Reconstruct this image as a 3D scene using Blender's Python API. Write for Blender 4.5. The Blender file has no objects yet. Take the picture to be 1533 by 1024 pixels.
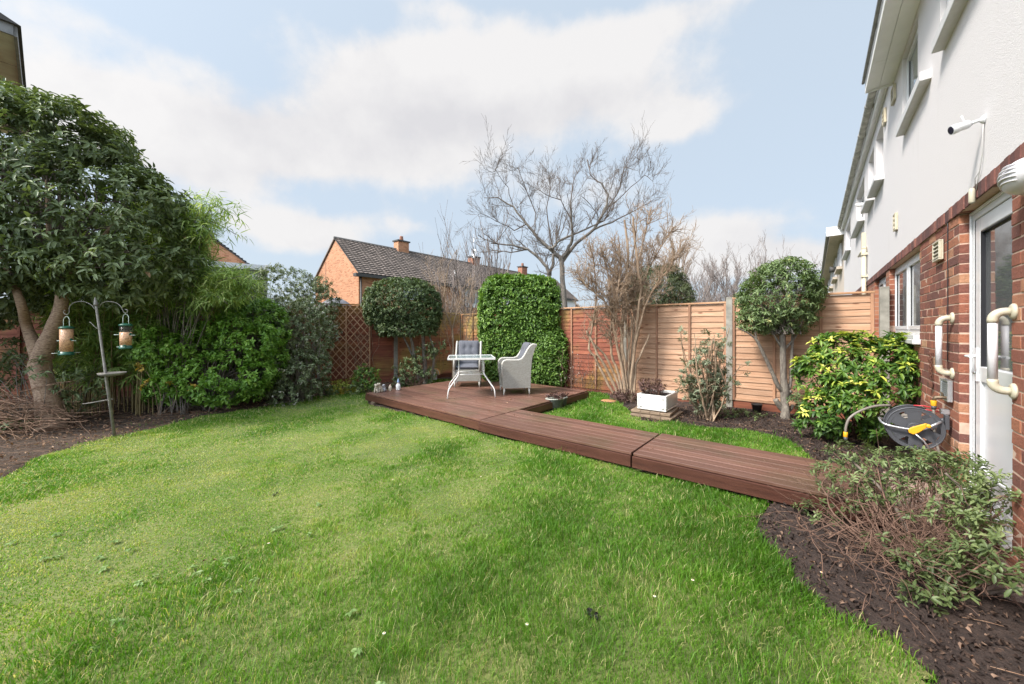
import bpy, math, random
import numpy as np
from mathutils import Vector, Matrix, Euler
R = math.radians
SC = bpy.context.scene
COL = SC.collection
# ------------------------------------------------------------------ camera
F = 560.0; HZ = 492.0; CX = 766.5; H = 1.40
cam_d = bpy.data.cameras.new("camera"); cam = bpy.data.objects.new("camera", cam_d); COL.objects.link(cam)
cam.location = (0, 0, H); cam.rotation_euler = (R(90), 0, 0)
cam_d.sensor_width = 36; cam_d.lens = F / 1533 * 36; cam_d.shift_y = (HZ - 512) / 1533
cam_d.clip_end = 3000; cam_d.clip_start = 0.02
SC.camera = cam
# ------------------------------------------------------------------ light
SUN_EL, SUN_AZ = R(46), R(246)      # azimuth measured clockwise from +Y
sd = bpy.data.lights.new("sun", 'SUN'); so = bpy.data.objects.new("sun", sd); COL.objects.link(so)
sd.energy = 3.1; sd.angle = R(12); sd.color = (1, .94, .86)
sdir = Vector((math.sin(SUN_AZ) * math.cos(SUN_EL), math.cos(SUN_AZ) * math.cos(SUN_EL), math.sin(SUN_EL)))
so.rotation_euler = sdir.to_track_quat('Z', 'Y').to_euler()
W = bpy.data.worlds.new("World"); SC.world = W; W.use_nodes = True
wn, wl = W.node_tree.nodes, W.node_tree.links
bg = wn['Background']; bg.inputs[1].default_value = 0.068
sky = wn.new('ShaderNodeTexSky'); sky.sky_type = 'NISHITA'; sky.sun_disc = False
sky.sun_elevation = SUN_EL; sky.sun_rotation = SUN_AZ; sky.air_density = 1.0; sky.dust_density = 3.0; sky.ozone_density = 1.2
tc = wn.new('ShaderNodeTexCoord')
def wmath(op, a, b=None, c=None):
    n = wn.new('ShaderNodeMath'); n.operation = op
    for i, v in enumerate((a, b, c)):
        if v is None: continue
        if isinstance(v, (int, float)): n.inputs[i].default_value = v
        else: wl.new(v, n.inputs[i])
    return n.outputs[0]
nrm = wn.new('ShaderNodeVectorMath'); nrm.operation = 'NORMALIZE'; wl.new(tc.outputs['Generated'], nrm.inputs[0])
sep = wn.new('ShaderNodeSeparateXYZ'); wl.new(nrm.outputs[0], sep.inputs[0])
den = wmath('ADD', wmath('MAXIMUM', sep.outputs[2], 0.0), 0.22)
cmb = wn.new('ShaderNodeCombineXYZ'); wl.new(wmath('DIVIDE', sep.outputs[0], den), cmb.inputs[0]); wl.new(wmath('DIVIDE', sep.outputs[1], den), cmb.inputs[1])
nz = wn.new('ShaderNodeTexNoise'); nz.inputs['Scale'].default_value = 1.9; nz.inputs['Detail'].default_value = 9; nz.inputs['Roughness'].default_value = .52
nz.inputs['Distortion'].default_value = .35
wl.new(cmb.outputs[0], nz.inputs['Vector'])
nz3 = wn.new('ShaderNodeTexNoise'); nz3.inputs['Scale'].default_value = 5.5; nz3.inputs['Detail'].default_value = 8; nz3.inputs['Roughness'].default_value = .55
wl.new(nrm.outputs[0], nz3.inputs['Vector'])
n1c = wmath('MULTIPLY_ADD', nz.outputs[0], 1.0, -0.5); n2c = wmath('MULTIPLY_ADD', nz3.outputs[0], 1.0, -0.5)
nz4 = wn.new('ShaderNodeTexNoise'); nz4.inputs['Scale'].default_value = 16; nz4.inputs['Detail'].default_value = 8; nz4.inputs['Roughness'].default_value = .6; wl.new(nrm.outputs[0], nz4.inputs['Vector'])
n3c = wmath('MULTIPLY_ADD', nz4.outputs[0], 1.0, -0.5)
tex = wmath('ADD', wmath('ADD', wmath('MULTIPLY', n1c, .9), wmath('MULTIPLY', n2c, 2.0)), wmath('MULTIPLY', n3c, .75))
def skydir(px, py): return Vector(((px - CX) / F, 1, (HZ - py) / F)).normalized()
def lobes(lst, start=0.0):
    "smooth union of elliptical banks on the sky dome: (px, py, half width, half height, weight)"
    tot = start
    for px, py, rx, ry, a in lst:
        c = skydir(px, py); east = Vector((c.y, -c.x, 0)).normalized(); up = c.cross(east) * -1
        out = None
        for ax, r_ in ((east, rx / F * c.y), (up, ry / F * c.y)):
            vd = wn.new('ShaderNodeVectorMath'); vd.operation = 'DOT_PRODUCT'; wl.new(nrm.outputs[0], vd.inputs[0]); vd.inputs[1].default_value = ax
            q_ = wmath('POWER', wmath('DIVIDE', vd.outputs['Value'], r_), 2); out = q_ if out is None else wmath('ADD', out, q_)
        vd = wn.new('ShaderNodeVectorMath'); vd.operation = 'DOT_PRODUCT'; wl.new(nrm.outputs[0], vd.inputs[0]); vd.inputs[1].default_value = c
        g = wmath('MULTIPLY', wmath('EXPONENT', wmath('MULTIPLY', out, -1.0)), wmath('GREATER_THAN', vd.outputs['Value'], 0.0))
        tot = wmath('MULTIPLY_ADD', g, a, tot)
    return tot
bank = lobes([(640, 95, 170, 55, .75), (860, 95, 200, 60, .85), (560, 150, 150, 60, .45), (760, 170, 250, 55, .55), (1010, 185, 60, 30, .75), (290, 205, 170, 56, .72), (170, 155, 100, 34, .6), (500, 232, 230, 46, .72), (330, 285, 70, 30, .3), (240, 235, 120, 50, .3),
              (460, 347, 90, 30, 1.15), (1090, 345, 100, 32, .95), (1190, 385, 80, 24, .9), (1030, 400, 130, 30, .6), (45, 40, 80, 45, .40), (50, 0, 160, 24, .3), (1060, 5, 140, 30, .55), (640, 10, 120, 16, .35), (600, 335, 60, 20, .45), (870, 300, 100, 40, .55), (700, 235, 120, 40, .3), (300, 115, 60, 25, .25)])
cov = wmath('ADD', wmath('SUBTRACT', bank, .49), wmath('MULTIPLY', tex, .62))
mr = wn.new('ShaderNodeMapRange'); mr.interpolation_type = 'SMOOTHSTEP'; wl.new(cov, mr.inputs[0])
mr.inputs[1].default_value = -0.22; mr.inputs[2].default_value = 0.30; mr.inputs[3].default_value = 0.04; mr.inputs[4].default_value = .96
# grey undersides: where a bank is thick and low, modulated by its own billows
shade = lobes([(640, 175, 200, 35, .5), (850, 165, 220, 35, .45), (480, 215, 260, 45, .45), (980, 130, 120, 26, .2), (300, 260, 180, 30, .35), (1090, 370, 110, 18, .35), (460, 368, 90, 16, .35), (700, 120, 160, 20, .2)])
cr = wn.new('ShaderNodeValToRGB'); wl.new(wmath('ADD', wmath('MULTIPLY_ADD', shade, -.62, .66), wmath('MULTIPLY', tex, .55)), cr.inputs[0])
cr.color_ramp.elements[0].position = .10; cr.color_ramp.elements[0].color = (5.8, 5.72, 5.9, 1)
cr.color_ramp.elements[1].position = .62; cr.color_ramp.elements[1].color = (7.0, 6.88, 6.85, 1)
# thin high haze veils the blue
hz = wn.new('ShaderNodeMix'); hz.data_type = 'RGBA'; hz.inputs[0].default_value = .74
wl.new(sky.outputs[0], hz.inputs[6]); hz.inputs[7].default_value = (5.8, 6.8, 7.85, 1)
mxw = wn.new('ShaderNodeMix'); mxw.data_type = 'RGBA'; wl.new(mr.outputs[0], mxw.inputs[0]); wl.new(hz.outputs[2], mxw.inputs[6]); wl.new(cr.outputs[0], mxw.inputs[7])
# added bright lobe in the unseen sky (behind the camera, left) as soft fill light
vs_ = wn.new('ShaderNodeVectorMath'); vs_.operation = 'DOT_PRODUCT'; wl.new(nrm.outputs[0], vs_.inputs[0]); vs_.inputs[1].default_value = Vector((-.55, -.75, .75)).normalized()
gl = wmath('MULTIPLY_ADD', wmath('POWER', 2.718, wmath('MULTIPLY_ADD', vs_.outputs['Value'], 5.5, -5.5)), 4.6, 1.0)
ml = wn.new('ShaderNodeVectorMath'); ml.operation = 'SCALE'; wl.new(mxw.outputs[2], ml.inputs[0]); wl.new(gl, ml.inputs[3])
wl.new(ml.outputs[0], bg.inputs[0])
SC.view_settings.view_transform = 'Standard'; SC.view_settings.look = 'None'; SC.view_settings.gamma = 1
SC.view_settings.exposure = 0.93
SC.render.engine = 'CYCLES'; SC.cycles.max_bounces = 8; SC.cycles.transparent_max_bounces = 8; SC.cycles.diffuse_bounces = 4
# ------------------------------------------------------------------ frames
TH = math.atan2(451.5, F); ST, CT = math.sin(TH), math.cos(TH); D = .862
RZ = math.pi / 2 - TH
def G(s, n, z=0.0):
    "garden frame: s along the house wall, n out from it"
    return Vector((s * ST + (D - n) * CT, s * CT - (D - n) * ST, z))
def PX(px, Y, z=0.0): return Vector(((px - CX) / F * Y, Y, z))
def PP(px, py, Y): return Vector(((px - CX) / F * Y, Y, H + (HZ - py) / F * Y))
def GP(px, py, z=0.0):
    Y = F * (H - z) / (py - HZ); return Vector(((px - CX) / F * Y, Y, z))
def to_sn(x, y): return (x * ST + y * CT, D - (x * CT - y * ST))
# ------------------------------------------------------------------ objects
def emp(name, loc=(0, 0, 0), rz=0):
    o = bpy.data.objects.new(name, None); COL.objects.link(o); o.location = loc; o.rotation_euler = (0, 0, rz); o.empty_display_size = .1
    return o
def tag(o, label=None, cat=None, group=None, kind=None):
    if label: o['label'] = label
    if cat: o['category'] = cat
    if group: o['group'] = group
    if kind: o['kind'] = kind
    return o
def thing(name, label, cat, loc=(0, 0, 0), rz=0, group=None): return tag(emp(name, loc, rz), label, cat, group)
def copy_tree(o, parent=None):
    c = o.copy(); COL.objects.link(c)
    if parent is not None: c.parent = parent
    for ch in list(o.children): copy_tree(ch, c)
    return c
class MB:
    def __init__(s): s.v = []; s.f = []; s.m = []; s.r = []; s.sm = []; s.mi = 0; s.rv = .5; s.s = False; s.T = None
    def _v(s, p):
        p = Vector(p)
        if s.T is not None: p = s.T @ p
        s.v.append((p.x, p.y, p.z)); return len(s.v) - 1
    def _f(s, idx): s.f.append(tuple(idx)); s.m.append(s.mi); s.r.append(s.rv); s.sm.append(s.s)
    def hexa(s, p):   # 8 points: bottom 4 ccw, top 4 ccw
        i = [s._v(q) for q in p]
        for a in ((3, 2, 1, 0), (4, 5, 6, 7), (0, 1, 5, 4), (1, 2, 6, 5), (2, 3, 7, 6), (3, 0, 4, 7)): s._f([i[k] for k in a])
    def box(s, x0, x1, y0, y1, z0, z1):
        s.hexa([(x0, y0, z0), (x1, y0, z0), (x1, y1, z0), (x0, y1, z0), (x0, y0, z1), (x1, y0, z1), (x1, y1, z1), (x0, y1, z1)])
    def tube(s, pts, rad, n=8, caps=True, flat=1.0):
        sm = s.s; s.s = True
        pts = [Vector(p) for p in pts]; m = len(pts)
        if not hasattr(rad, '__len__'): rad = [rad] * m
        up = None; rings = []
        for i, p in enumerate(pts):
            d = (pts[min(i + 1, m - 1)] - pts[max(i - 1, 0)])
            if d.length < 1e-9: d = Vector((0, 0, 1))
            d.normalize()
            if up is None: up = d.orthogonal().normalized()
            else:
                up = up - d * up.dot(d); up = up.normalized() if up.length > 1e-6 else d.orthogonal().normalized()
            w = d.cross(up)
            rings.append([s._v(p + (up * math.cos(2 * math.pi * k / n) * flat + w * math.sin(2 * math.pi * k / n)) * rad[i]) for k in range(n)])
        for a, b in zip(rings, rings[1:]):
            for k in range(n): s._f((a[k], a[(k + 1) % n], b[(k + 1) % n], b[k]))
        s.s = False
        if caps: s._f(rings[0][::-1]); s._f(rings[-1])
        s.s = sm
    def lathe(s, prof, c=(0, 0, 0), n=16, sx=1, sy=1, smooth=True):
        sm = s.s; s.s = smooth; rings = []
        for r, z in prof: rings.append([s._v((c[0] + r * sx * math.cos(2 * math.pi * k / n), c[1] + r * sy * math.sin(2 * math.pi * k / n), c[2] + z)) for k in range(n)])
        for a, b in zip(rings, rings[1:]):
            for k in range(n): s._f((a[k], a[(k + 1) % n], b[(k + 1) % n], b[k]))
        s.s = False; s._f(rings[0][::-1]); s._f(rings[-1]); s.s = sm
    def prism(s, poly, axis, a, b):
        "poly = list of 2D points; axis 'x','y','z' extruded a..b"
        def P(u, v, w): return {'x': (w, u, v), 'y': (u, w, v), 'z': (u, v, w)}[axis]
        i0 = [s._v(P(u, v, a)) for u, v in poly]; i1 = [s._v(P(u, v, b)) for u, v in poly]; k = len(poly)
        s._f(i0[::-1]); s._f(i1)
        for j in range(k): s._f((i0[j], i0[(j + 1) % k], i1[(j + 1) % k], i1[j]))
    def ball(s, c, rx, ry, rz, n=12, m=8):
        prof = [(max(math.sin(math.pi * i / m), .02), -math.cos(math.pi * i / m) * rz) for i in range(m + 1)]
        s.lathe([(p[0] * rx, p[1]) for p in prof], c, n, 1, ry / rx)
    def grid(s, fn, nu, nv):
        idx = [[s._v(fn(i / nu, j / nv)) for j in range(nv + 1)] for i in range(nu + 1)]
        for i in range(nu):
            for j in range(nv): s._f((idx[i][j], idx[i + 1][j], idx[i + 1][j + 1], idx[i][j + 1]))
    def build(s, name, mats, parent=None, bevel=0, seg=2, fix=True):
        me = bpy.data.meshes.new(name); me.from_pydata(s.v, [], s.f)
        if not isinstance(mats, (list, tuple)): mats = [mats]
        for m in mats: me.materials.append(m)
        me.polygons.foreach_set('material_index', s.m); me.polygons.foreach_set('use_smooth', s.sm)
        at = me.attributes.new('rnd', 'FLOAT', 'FACE'); at.data.foreach_set('value', s.r)
        if fix:
            import bmesh
            bm = bmesh.new(); bm.from_mesh(me); bmesh.ops.recalc_face_normals(bm, faces=bm.faces); bm.to_mesh(me); bm.free()
        me.update()
        o = bpy.data.objects.new(name, me); COL.objects.link(o)
        if parent: o.parent = parent
        if bevel:
            b = o.modifiers.new('bevel', 'BEVEL'); b.width = bevel; b.segments = seg; b.limit_method = 'ANGLE'; b.angle_limit = R(40)
        return o
def tri_mesh(name, V, T, mat, parent=None, rnd=None, loc=None, smooth=False):
    V = np.asarray(V, dtype=np.float32).reshape(-1, 3); T = np.asarray(T, dtype=np.int32).reshape(-1, 3)
    if loc is not None: V = V - np.array(loc, dtype=np.float32)
    me = bpy.data.meshes.new(name); me.vertices.add(len(V)); me.vertices.foreach_set('co', V.ravel())
    me.loops.add(T.size); me.loops.foreach_set('vertex_index', T.ravel())
    me.polygons.add(len(T)); me.polygons.foreach_set('loop_start', np.arange(0, T.size, 3, dtype=np.int32))
    me.polygons.foreach_set('loop_total', np.full(len(T), 3, dtype=np.int32))
    if smooth: me.polygons.foreach_set('use_smooth', np.ones(len(T), dtype=bool))
    me.materials.append(mat)
    if rnd is not None:
        at = me.attributes.new('rnd', 'FLOAT', 'POINT'); at.data.foreach_set('value', np.asarray(rnd, dtype=np.float32))
    me.update(calc_edges=True)
    o = bpy.data.objects.new(name, me); COL.objects.link(o)
    if parent: o.parent = parent
    return o
# ------------------------------------------------------------------ materials
class NT:
    def __init__(s, name):
        s.m = bpy.data.materials.new(name); s.m.use_nodes = True; s.n = s.m.node_tree.nodes; s.l = s.m.node_tree.links; s.p = s.n['Principled BSDF']; s.out = s.n['Material Output']
    def node(s, t, **kw):
        n = s.n.new('ShaderNode' + t)
        for k, v in kw.items():
            if k in n.bl_rna.properties: setattr(n, k, v)
            else: n.inputs[k.replace('_', ' ')].default_value = v
        return n
    def lk(s, a, b): s.l.new(a, b)
    def math(s, op, a, b=None, c=None, clamp=False):
        n = s.n.new('ShaderNodeMath'); n.operation = op; n.use_clamp = clamp
        for i, v in enumerate((a, b, c)):
            if v is None: continue
            if isinstance(v, (int, float)): n.inputs[i].default_value = v
            else: s.l.new(v, n.inputs[i])
        return n.outputs[0]
    def ramp(s, fac, stops):
        n = s.n.new('ShaderNodeValToRGB'); e = n.color_ramp.elements
        while len(e) < len(stops): e.new(.5)
        for k, (p, c) in enumerate(stops): e[k].position = p; e[k].color = (*c, 1)
        s.l.new(fac, n.inputs[0]); return n.outputs[0]
    def mix(s, f, a, b, mode='MIX'):
        n = s.n.new('ShaderNodeMix'); n.data_type = 'RGBA'; n.blend_type = mode
        for i, v in ((0, f), (6, a), (7, b)):
            if isinstance(v, (int, float)): n.inputs[i].default_value = v
            elif isinstance(v, tuple): n.inputs[i].default_value = (*v, 1)
            else: s.l.new(v, n.inputs[i])
        return n.outputs[2]
    def noise(s, scale, detail=4, rough=.55, vec=None, dist=0):
        n = s.node('TexNoise'); n.inputs['Scale'].default_value = scale; n.inputs['Detail'].default_value = detail; n.inputs['Roughness'].default_value = rough; n.inputs['Distortion'].default_value = dist
        if vec is not None: s.l.new(vec, n.inputs['Vector'])
        else: s.l.new(s.obj(), n.inputs['Vector'])
        return n.outputs[0]
    def obj(s):
        if not hasattr(s, '_tc'): s._tc = s.n.new('ShaderNodeTexCoord')
        return s._tc.outputs['Object']
    def mapped(s, scale=(1, 1, 1), loc=(0, 0, 0), rot=(0, 0, 0)):
        m = s.n.new('ShaderNodeMapping'); m.inputs['Scale'].default_value = scale; m.inputs['Location'].default_value = loc; m.inputs['Rotation'].default_value = rot
        s.l.new(s.obj(), m.inputs[0]); return m.outputs[0]
    def attr(s, name='rnd'):
        a = s.n.new('ShaderNodeAttribute'); a.attribute_name = name; return a.outputs['Fac']
    def bump(s, h, strength=.3, dist=.01):
        b = s.n.new('ShaderNodeBump'); b.inputs['Strength'].default_value = strength; b.inputs['Distance'].default_value = dist
        s.l.new(h, b.inputs['Height']); s.l.new(b.outputs[0], s.p.inputs['Normal']); return b
    def col(s, c):
        if isinstance(c, tuple): s.p.inputs['Base Color'].default_value = (*c, 1)
        else: s.l.new(c, s.p.inputs['Base Color'])
    def rough(s, r):
        if isinstance(r, (int, float)): s.p.inputs['Roughness'].default_value = r
        else: s.l.new(r, s.p.inputs['Roughness'])
def mk(name, c, rough=.6, var=.2, vs=6, bump=.15, bs=60, metal=0, spec=.5, bd=.004, c2=None, rv=0):
    t = NT(name); f = t.noise(vs, 5)
    f2 = t.math('MULTIPLY_ADD', f, 2.2, -.6, clamp=True)
    lo = c2 if c2 else tuple(x * (1 - var) for x in c); hi = tuple(min(x * (1 + var), .95) for x in c)
    col = t.mix(f2, lo, hi)
    if rv: col = t.mix(1.0, col, t.ramp(t.attr(), [(0, (1 - rv,) * 3), (1, (1 + rv,) * 3)]), 'MULTIPLY')
    t.col(col); t.rough(rough); t.p.inputs['Metallic'].default_value = metal; t.p.inputs['Specular IOR Level'].default_value = spec
    if bump: t.bump(t.noise(bs, 4), bump, bd)
    return t.m
def leafmat(name, stops, trans=.22, rough=.42, tcol=None, spec=.5):
    rough = max(rough, .46); spec = min(spec, .36)
    t = NT(name); c = t.ramp(t.attr(), stops); t.col(c); t.rough(rough); t.p.inputs['Specular IOR Level'].default_value = spec
    tr = t.n.new('ShaderNodeBsdfTranslucent'); t.l.new(t.mix(1.0, c, tcol or (1.6, 1.7, .7), 'MULTIPLY'), tr.inputs[0])
    ms = t.n.new('ShaderNodeMixShader'); ms.inputs[0].default_value = trans
    t.l.new(t.p.outputs[0], ms.inputs[1]); t.l.new(tr.outputs[0], ms.inputs[2]); t.l.new(ms.outputs[0], t.out.inputs[0])
    return t.m
def woodmat(name, stops, gx=2.0, gz=45, rough=.75, knots=True, patch=None, rv=.25):
    t = NT(name)
    off = t.math('MULTIPLY', t.attr(), 37.0)
    cmb = t.n.new('ShaderNodeCombineXYZ'); t.l.new(off, cmb.inputs[0]); t.l.new(off, cmb.inputs[1])
    va = t.n.new('ShaderNodeVectorMath'); va.operation = 'ADD'; t.l.new(t.obj(), va.inputs[0]); t.l.new(cmb.outputs[0], va.inputs[1])
    mp = t.n.new('ShaderNodeMapping'); mp.inputs['Scale'].default_value = (gx, 3, gz); t.l.new(va.outputs[0], mp.inputs[0])
    g = t.noise(1.0, 6, .6, mp.outputs[0], .4)
    c = t.ramp(g, stops)
    c = t.mix(1.0, c, t.ramp(t.attr(), [(0, (1 - rv, 1 - rv * 1.05, 1 - rv * 1.1)), (.5, (1, .98, .96)), (1, (1 + rv, 1 + rv, 1 + rv * .95))]), 'MULTIPLY')
    if knots:
        mp2 = t.n.new('ShaderNodeMapping'); mp2.inputs['Scale'].default_value = (3.2, 1, 9.5); t.l.new(va.outputs[0], mp2.inputs[0])
        vo = t.node('TexVoronoi'); t.l.new(mp2.outputs[0], vo.inputs['Vector']); vo.inputs['Scale'].default_value = 1
        k = t.ramp(vo.outputs['Distance'], [(.0, (.30, .22, .18)), (.10, (.55, .42, .36)), (.17, (1, 1, 1))])
        c = t.mix(1.0, c, k, 'MULTIPLY')
    if patch:
        pf = t.ramp(t.noise(patch[1], 3, .5), [(patch[2], (0, 0, 0)), (patch[3], (1, 1, 1))])
        c = t.mix(pf, c, t.mix(1.0, c, patch[0], 'MULTIPLY'))
    t.col(c); t.rough(rough); t.bump(g, .35, .004)
    return t.m
M = {}
def bc(r, g, b):  # sRGB 0-255 -> linear
    f = lambda x: ((x / 255 + .055) / 1.055) ** 2.4 if x > 10 else x / 255 / 12.92
    return (f(r), f(g), f(b))
M['fence_new'] = woodmat('fence_new_wood', [(.25, (.29, .15, .080)), (.5, (.43, .25, .152)), (.75, (.52, .34, .23))], rv=.13)
M['fence_red'] = woodmat('fence_red_wood', [(.25, (.13, .034, .019)), (.5, (.21, .058, .029)), (.75, (.28, .10, .05))], patch=((1.15, 2.2, 1.2), 1.3, .50, .66))
M['fence_worn'] = woodmat('fence_worn_wood', [(.25, (.22, .080, .040)), (.5, (.34, .14, .070)), (.75, (.43, .215, .115))], patch=((1.05, 1.8, 1.0), 1.6, .45, .65))
M['batten'] = woodmat('batten_wood', [(.3, (.25, .12, .07)), (.7, (.40, .22, .13))], gx=40, gz=2, knots=False)
M['cap'] = woodmat('cap_rail_wood', [(.3, (.36, .19, .10)), (.7, (.52, .31, .18))], gx=2, gz=25, knots=False)
M['trellis'] = woodmat('trellis_wood', [(.3, (.36, .20, .11)), (.7, (.55, .35, .21))], knots=False)
M['gravel_board'] = woodmat('gravel_board_wood', [(.3, (.12, .035, .02)), (.7, (.24, .08, .04))], knots=False)
M['concrete'] = mk('post_concrete', (.26, .245, .21), .9, .3, 9, .5, 120, bd=.003)
M['deck_top'] = woodmat('deck_stain', [(.25, (.115, .052, .036)), (.5, (.150, .074, .053)), (.78, (.185, .103, .078))], gx=45, gz=3, rough=.42, knots=False, rv=.2, patch=((.78, .95, .80), 2.2, .50, .72))
M['soil'] = None
def soilmat(name, a, b, c):
    t = NT(name); n1 = t.noise(30, 8, .7); n2 = t.noise(4, 4)
    col = t.ramp(n1, [(.3, a), (.5, b), (.72, c)]); col = t.mix(t.math('MULTIPLY', n2, .5), col, a)
    vo = t.node('TexVoronoi'); vo.inputs['Scale'].default_value = 60; t.l.new(t.obj(), vo.inputs['Vector'])
    chips = t.ramp(vo.outputs['Color'], [(.86, (0, 0, 0)), (.9, (1, 1, 1))])
    t.col(t.mix(t.math('MULTIPLY', chips, .5), col, (.16, .09, .06))); t.rough(.95)
    t.bump(t.math('ADD', n1, t.noise(90, 3)), .9, .03); return t.m
M['soil'] = soilmat('damp_soil', (.024, .015, .012), (.058, .037, .029), (.10, .066, .052))
M['soil_left'] = soilmat('leafy_soil', (.035, .022, .015), (.085, .054, .034), (.15, .095, .060))
def lawnmat():
    t = NT('lawn_thatch'); a = t.noise(1.1, 4); b = t.noise(45, 6, .7)
    c = t.ramp(a, [(.35, (.08, .13, .025)), (.52, (.17, .21, .05)), (.68, (.26, .26, .085))])
    c = t.mix(t.math('MULTIPLY', b, .8), c, (.11, .12, .04)); t.col(c); t.rough(.95); t.bump(b, .8, .02); return t.m
M['lawn'] = lawnmat()
M['field'] = mk('far_ground', (.06, .075, .03), .95, .4, .3, .3, 8)
M['grass'] = leafmat('grass_blades', [(0, (.060, .150, .012)), (.3, (.105, .245, .020)), (.52, (.170, .310, .036)), (.72, (.31, .375, .100)), (.86, (.42, .425, .16)), (1, (.53, .47, .26))], .4, .5, (1.5, 1.5, .7), .3)
M['render'] = None
def rendermat(name, c, dirt):
    t = NT(name); g = t.noise(150, 3, .6); d = t.noise(1.3, 6, .6); 
    st = t.noise(1.0, 4, .5, t.mapped((5, 5, .6)))
    col = t.mix(t.ramp(t.math('MULTIPLY', d, st), [(.03, (.7, .7, .7)), (.17, (0, 0, 0))]), c, dirt); t.col(col); t.rough(.9)
    t.bump(t.math('ADD', g, t.math('MULTIPLY', t.noise(75, 2), .5)), .5, .006); return t.m
M['render'] = rendermat('white_roughcast', (.72, .69, .695), (.62, .59, .58))
M['render_beige'] = rendermat('cream_render', (.66, .57, .49), (.54, .46, .39))
M['upvc'] = mk('white_upvc', (.66, .665, .68), .28, .03, 3, 0)
M['sillwhite'] = mk('white_painted_sill', (.60, .59, .59), .5, .08, 14, .1, 60)
M['soffit'] = mk('soffit_board', (.86, .85, .84), .55, .06, 4, .05, 30)
M['soffit_old'] = mk('old_soffit_board', (.50, .43, .35), .7, .2, 5, .1, 30)
M['gutter'] = mk('grey_gutter', (.24, .235, .23), .5, .3, 9, .1, 50)
M['gutter_cast'] = mk('mossy_cast_gutter', (.52, .50, .47), .8, .3, 9, .4, 60, c2=(.26, .245, .22))
M['cream'] = mk('cream_plastic', (.56, .50, .37), .4, .05, 8, 0)
M['rail_white'] = mk('white_tube', (.64, .63, .66), .35, .03, 8, 0)
M['flange'] = mk('grey_cream_plastic', (.50, .46, .355), .38, .05, 8, 0)
M['seal'] = mk('black_rubber', (.012, .012, .016), .5, .1, 8, 0)
def glassmat(name, tint, mixf=.25):
    t = NT(name); t.col(tint); t.rough(.04); t.p.inputs['Specular IOR Level'].default_value = .9; t.p.inputs['IOR'].default_value = 1.6
    return t.m
M['glass'] = glassmat('window_glass', (.12, .125, .13))
M['glass_pale'] = glassmat('obscure_glass', (.22, .25, .25))
def brickmat(name, stops, rowv=.2):
    t = NT(name); c = t.ramp(t.attr(), stops)
    n = t.noise(55, 6, .7); n2 = t.noise(14, 4)
    c = t.mix(t.math('MULTIPLY', t.ramp(n, [(.35, (0, 0, 0)), (.7, (1, 1, 1))]), .55), c, t.mix(1.0, c, (.50, .46, .46), 'MULTIPLY'))
    sp = t.noise(120, 2); c = t.mix(t.ramp(sp, [(.70, (0, 0, 0)), (.76, (1, 1, 1))]), c, (.55, .50, .45))
    t.col(c); t.rough(.9); t.bump(t.math('ADD', n, n2), .7, .01); return t.m
M['brick'] = brickmat('red_brick', [(0, (.16, .064, .050)), (.25, (.215, .078, .055)), (.5, (.275, .098, .062)), (.8, (.33, .120, .070)), (.92, (.38, .150, .082)), (.965, (.43, .21, .12)), (1, (.48, .27, .16))])
M['brick_plum'] = brickmat('plum_brick', [(0, (.085, .040, .038)), (.6, (.18, .070, .058)), (1, (.28, .12, .09))])
M['mortar'] = mk('mortar', (.52, .37, .285), .95, .2, 20, .4, 90)
def farbrick(name, stops, mort):
    t = NT(name)
    sx = t.n.new('ShaderNodeSeparateXYZ'); t.l.new(t.obj(), sx.inputs[0])
    cb = t.n.new('ShaderNodeCombineXYZ'); t.l.new(t.math('ADD', sx.outputs[0], sx.outputs[1]), cb.inputs[0]); t.l.new(sx.outputs[2], cb.inputs[1])
    b = t.n.new('ShaderNodeTexBrick'); t.l.new(cb.outputs[0], b.inputs['Vector']); b.inputs['Scale'].default_value = 1
    b.inputs['Brick Width'].default_value = .225; b.inputs['Row Height'].default_value = .075; b.inputs['Mortar Size'].default_value = .006
    b.inputs['Color1'].default_value = (0, 0, 0, 1); b.inputs['Color2'].default_value = (1, 1, 1, 1); b.inputs['Mortar'].default_value = (.5, .5, .5, 1)
    c = t.ramp(b.outputs['Color'], stops); c = t.mix(b.outputs['Fac'], c, mort)
    c = t.mix(t.math('MULTIPLY', t.noise(2.0, 5), .35), c, stops[0][1]); t.col(c); t.rough(.9)
    t.bump(t.noise(30, 3), .3, .01); return t.m
M['brick_orange'] = farbrick('orange_brick', [(0, (.27, .105, .048)), (.3, (.42, .185, .09)), (1, (.52, .26, .14))], (.50, .33, .22))
M['brick_far'] = farbrick('far_red_brick', [(0, (.22, .07, .04)), (.5, (.32, .12, .06)), (1, (.38, .18, .10))], (.36, .26, .2))
M['tile'] = mk('roof_tile', (.165, .132, .112), .85, .35, 3, .3, 20, rv=.22)
M['tile_dark'] = mk('roof_tile_dark', (.085, .078, .074), .8, .35, 3, .3, 20)
M['lead'] = mk('dark_trim', (.06, .058, .055), .6, .2, 5, .1, 30)
def barkmat(name, a, b, c, bs=30, band=False):
    t = NT(name); n = t.noise(bs, 6, .65, t.mapped((1, 1, .35 if not band else 2.6))); t.col(t.ramp(n, [(.3, a), (.5, b), (.72, c)])); t.rough(.9); t.bump(n, .7, .015); return t.m
M['bark'] = barkmat('bark_pale', (.11, .066, .044), (.30, .20, .135), (.46, .34, .24), 26, True)
M['bark_grey'] = barkmat('bark_grey', (.08, .065, .052), (.17, .145, .12), (.28, .25, .20), 30)
M['twig_tan'] = barkmat('twig_tan', (.17, .11, .068), (.30, .21, .14), (.43, .32, .22), 20)
M['twig_dark'] = barkmat('twig_dark', (.07, .052, .043), (.14, .11, .09), (.22, .18, .15), 20)
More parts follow.
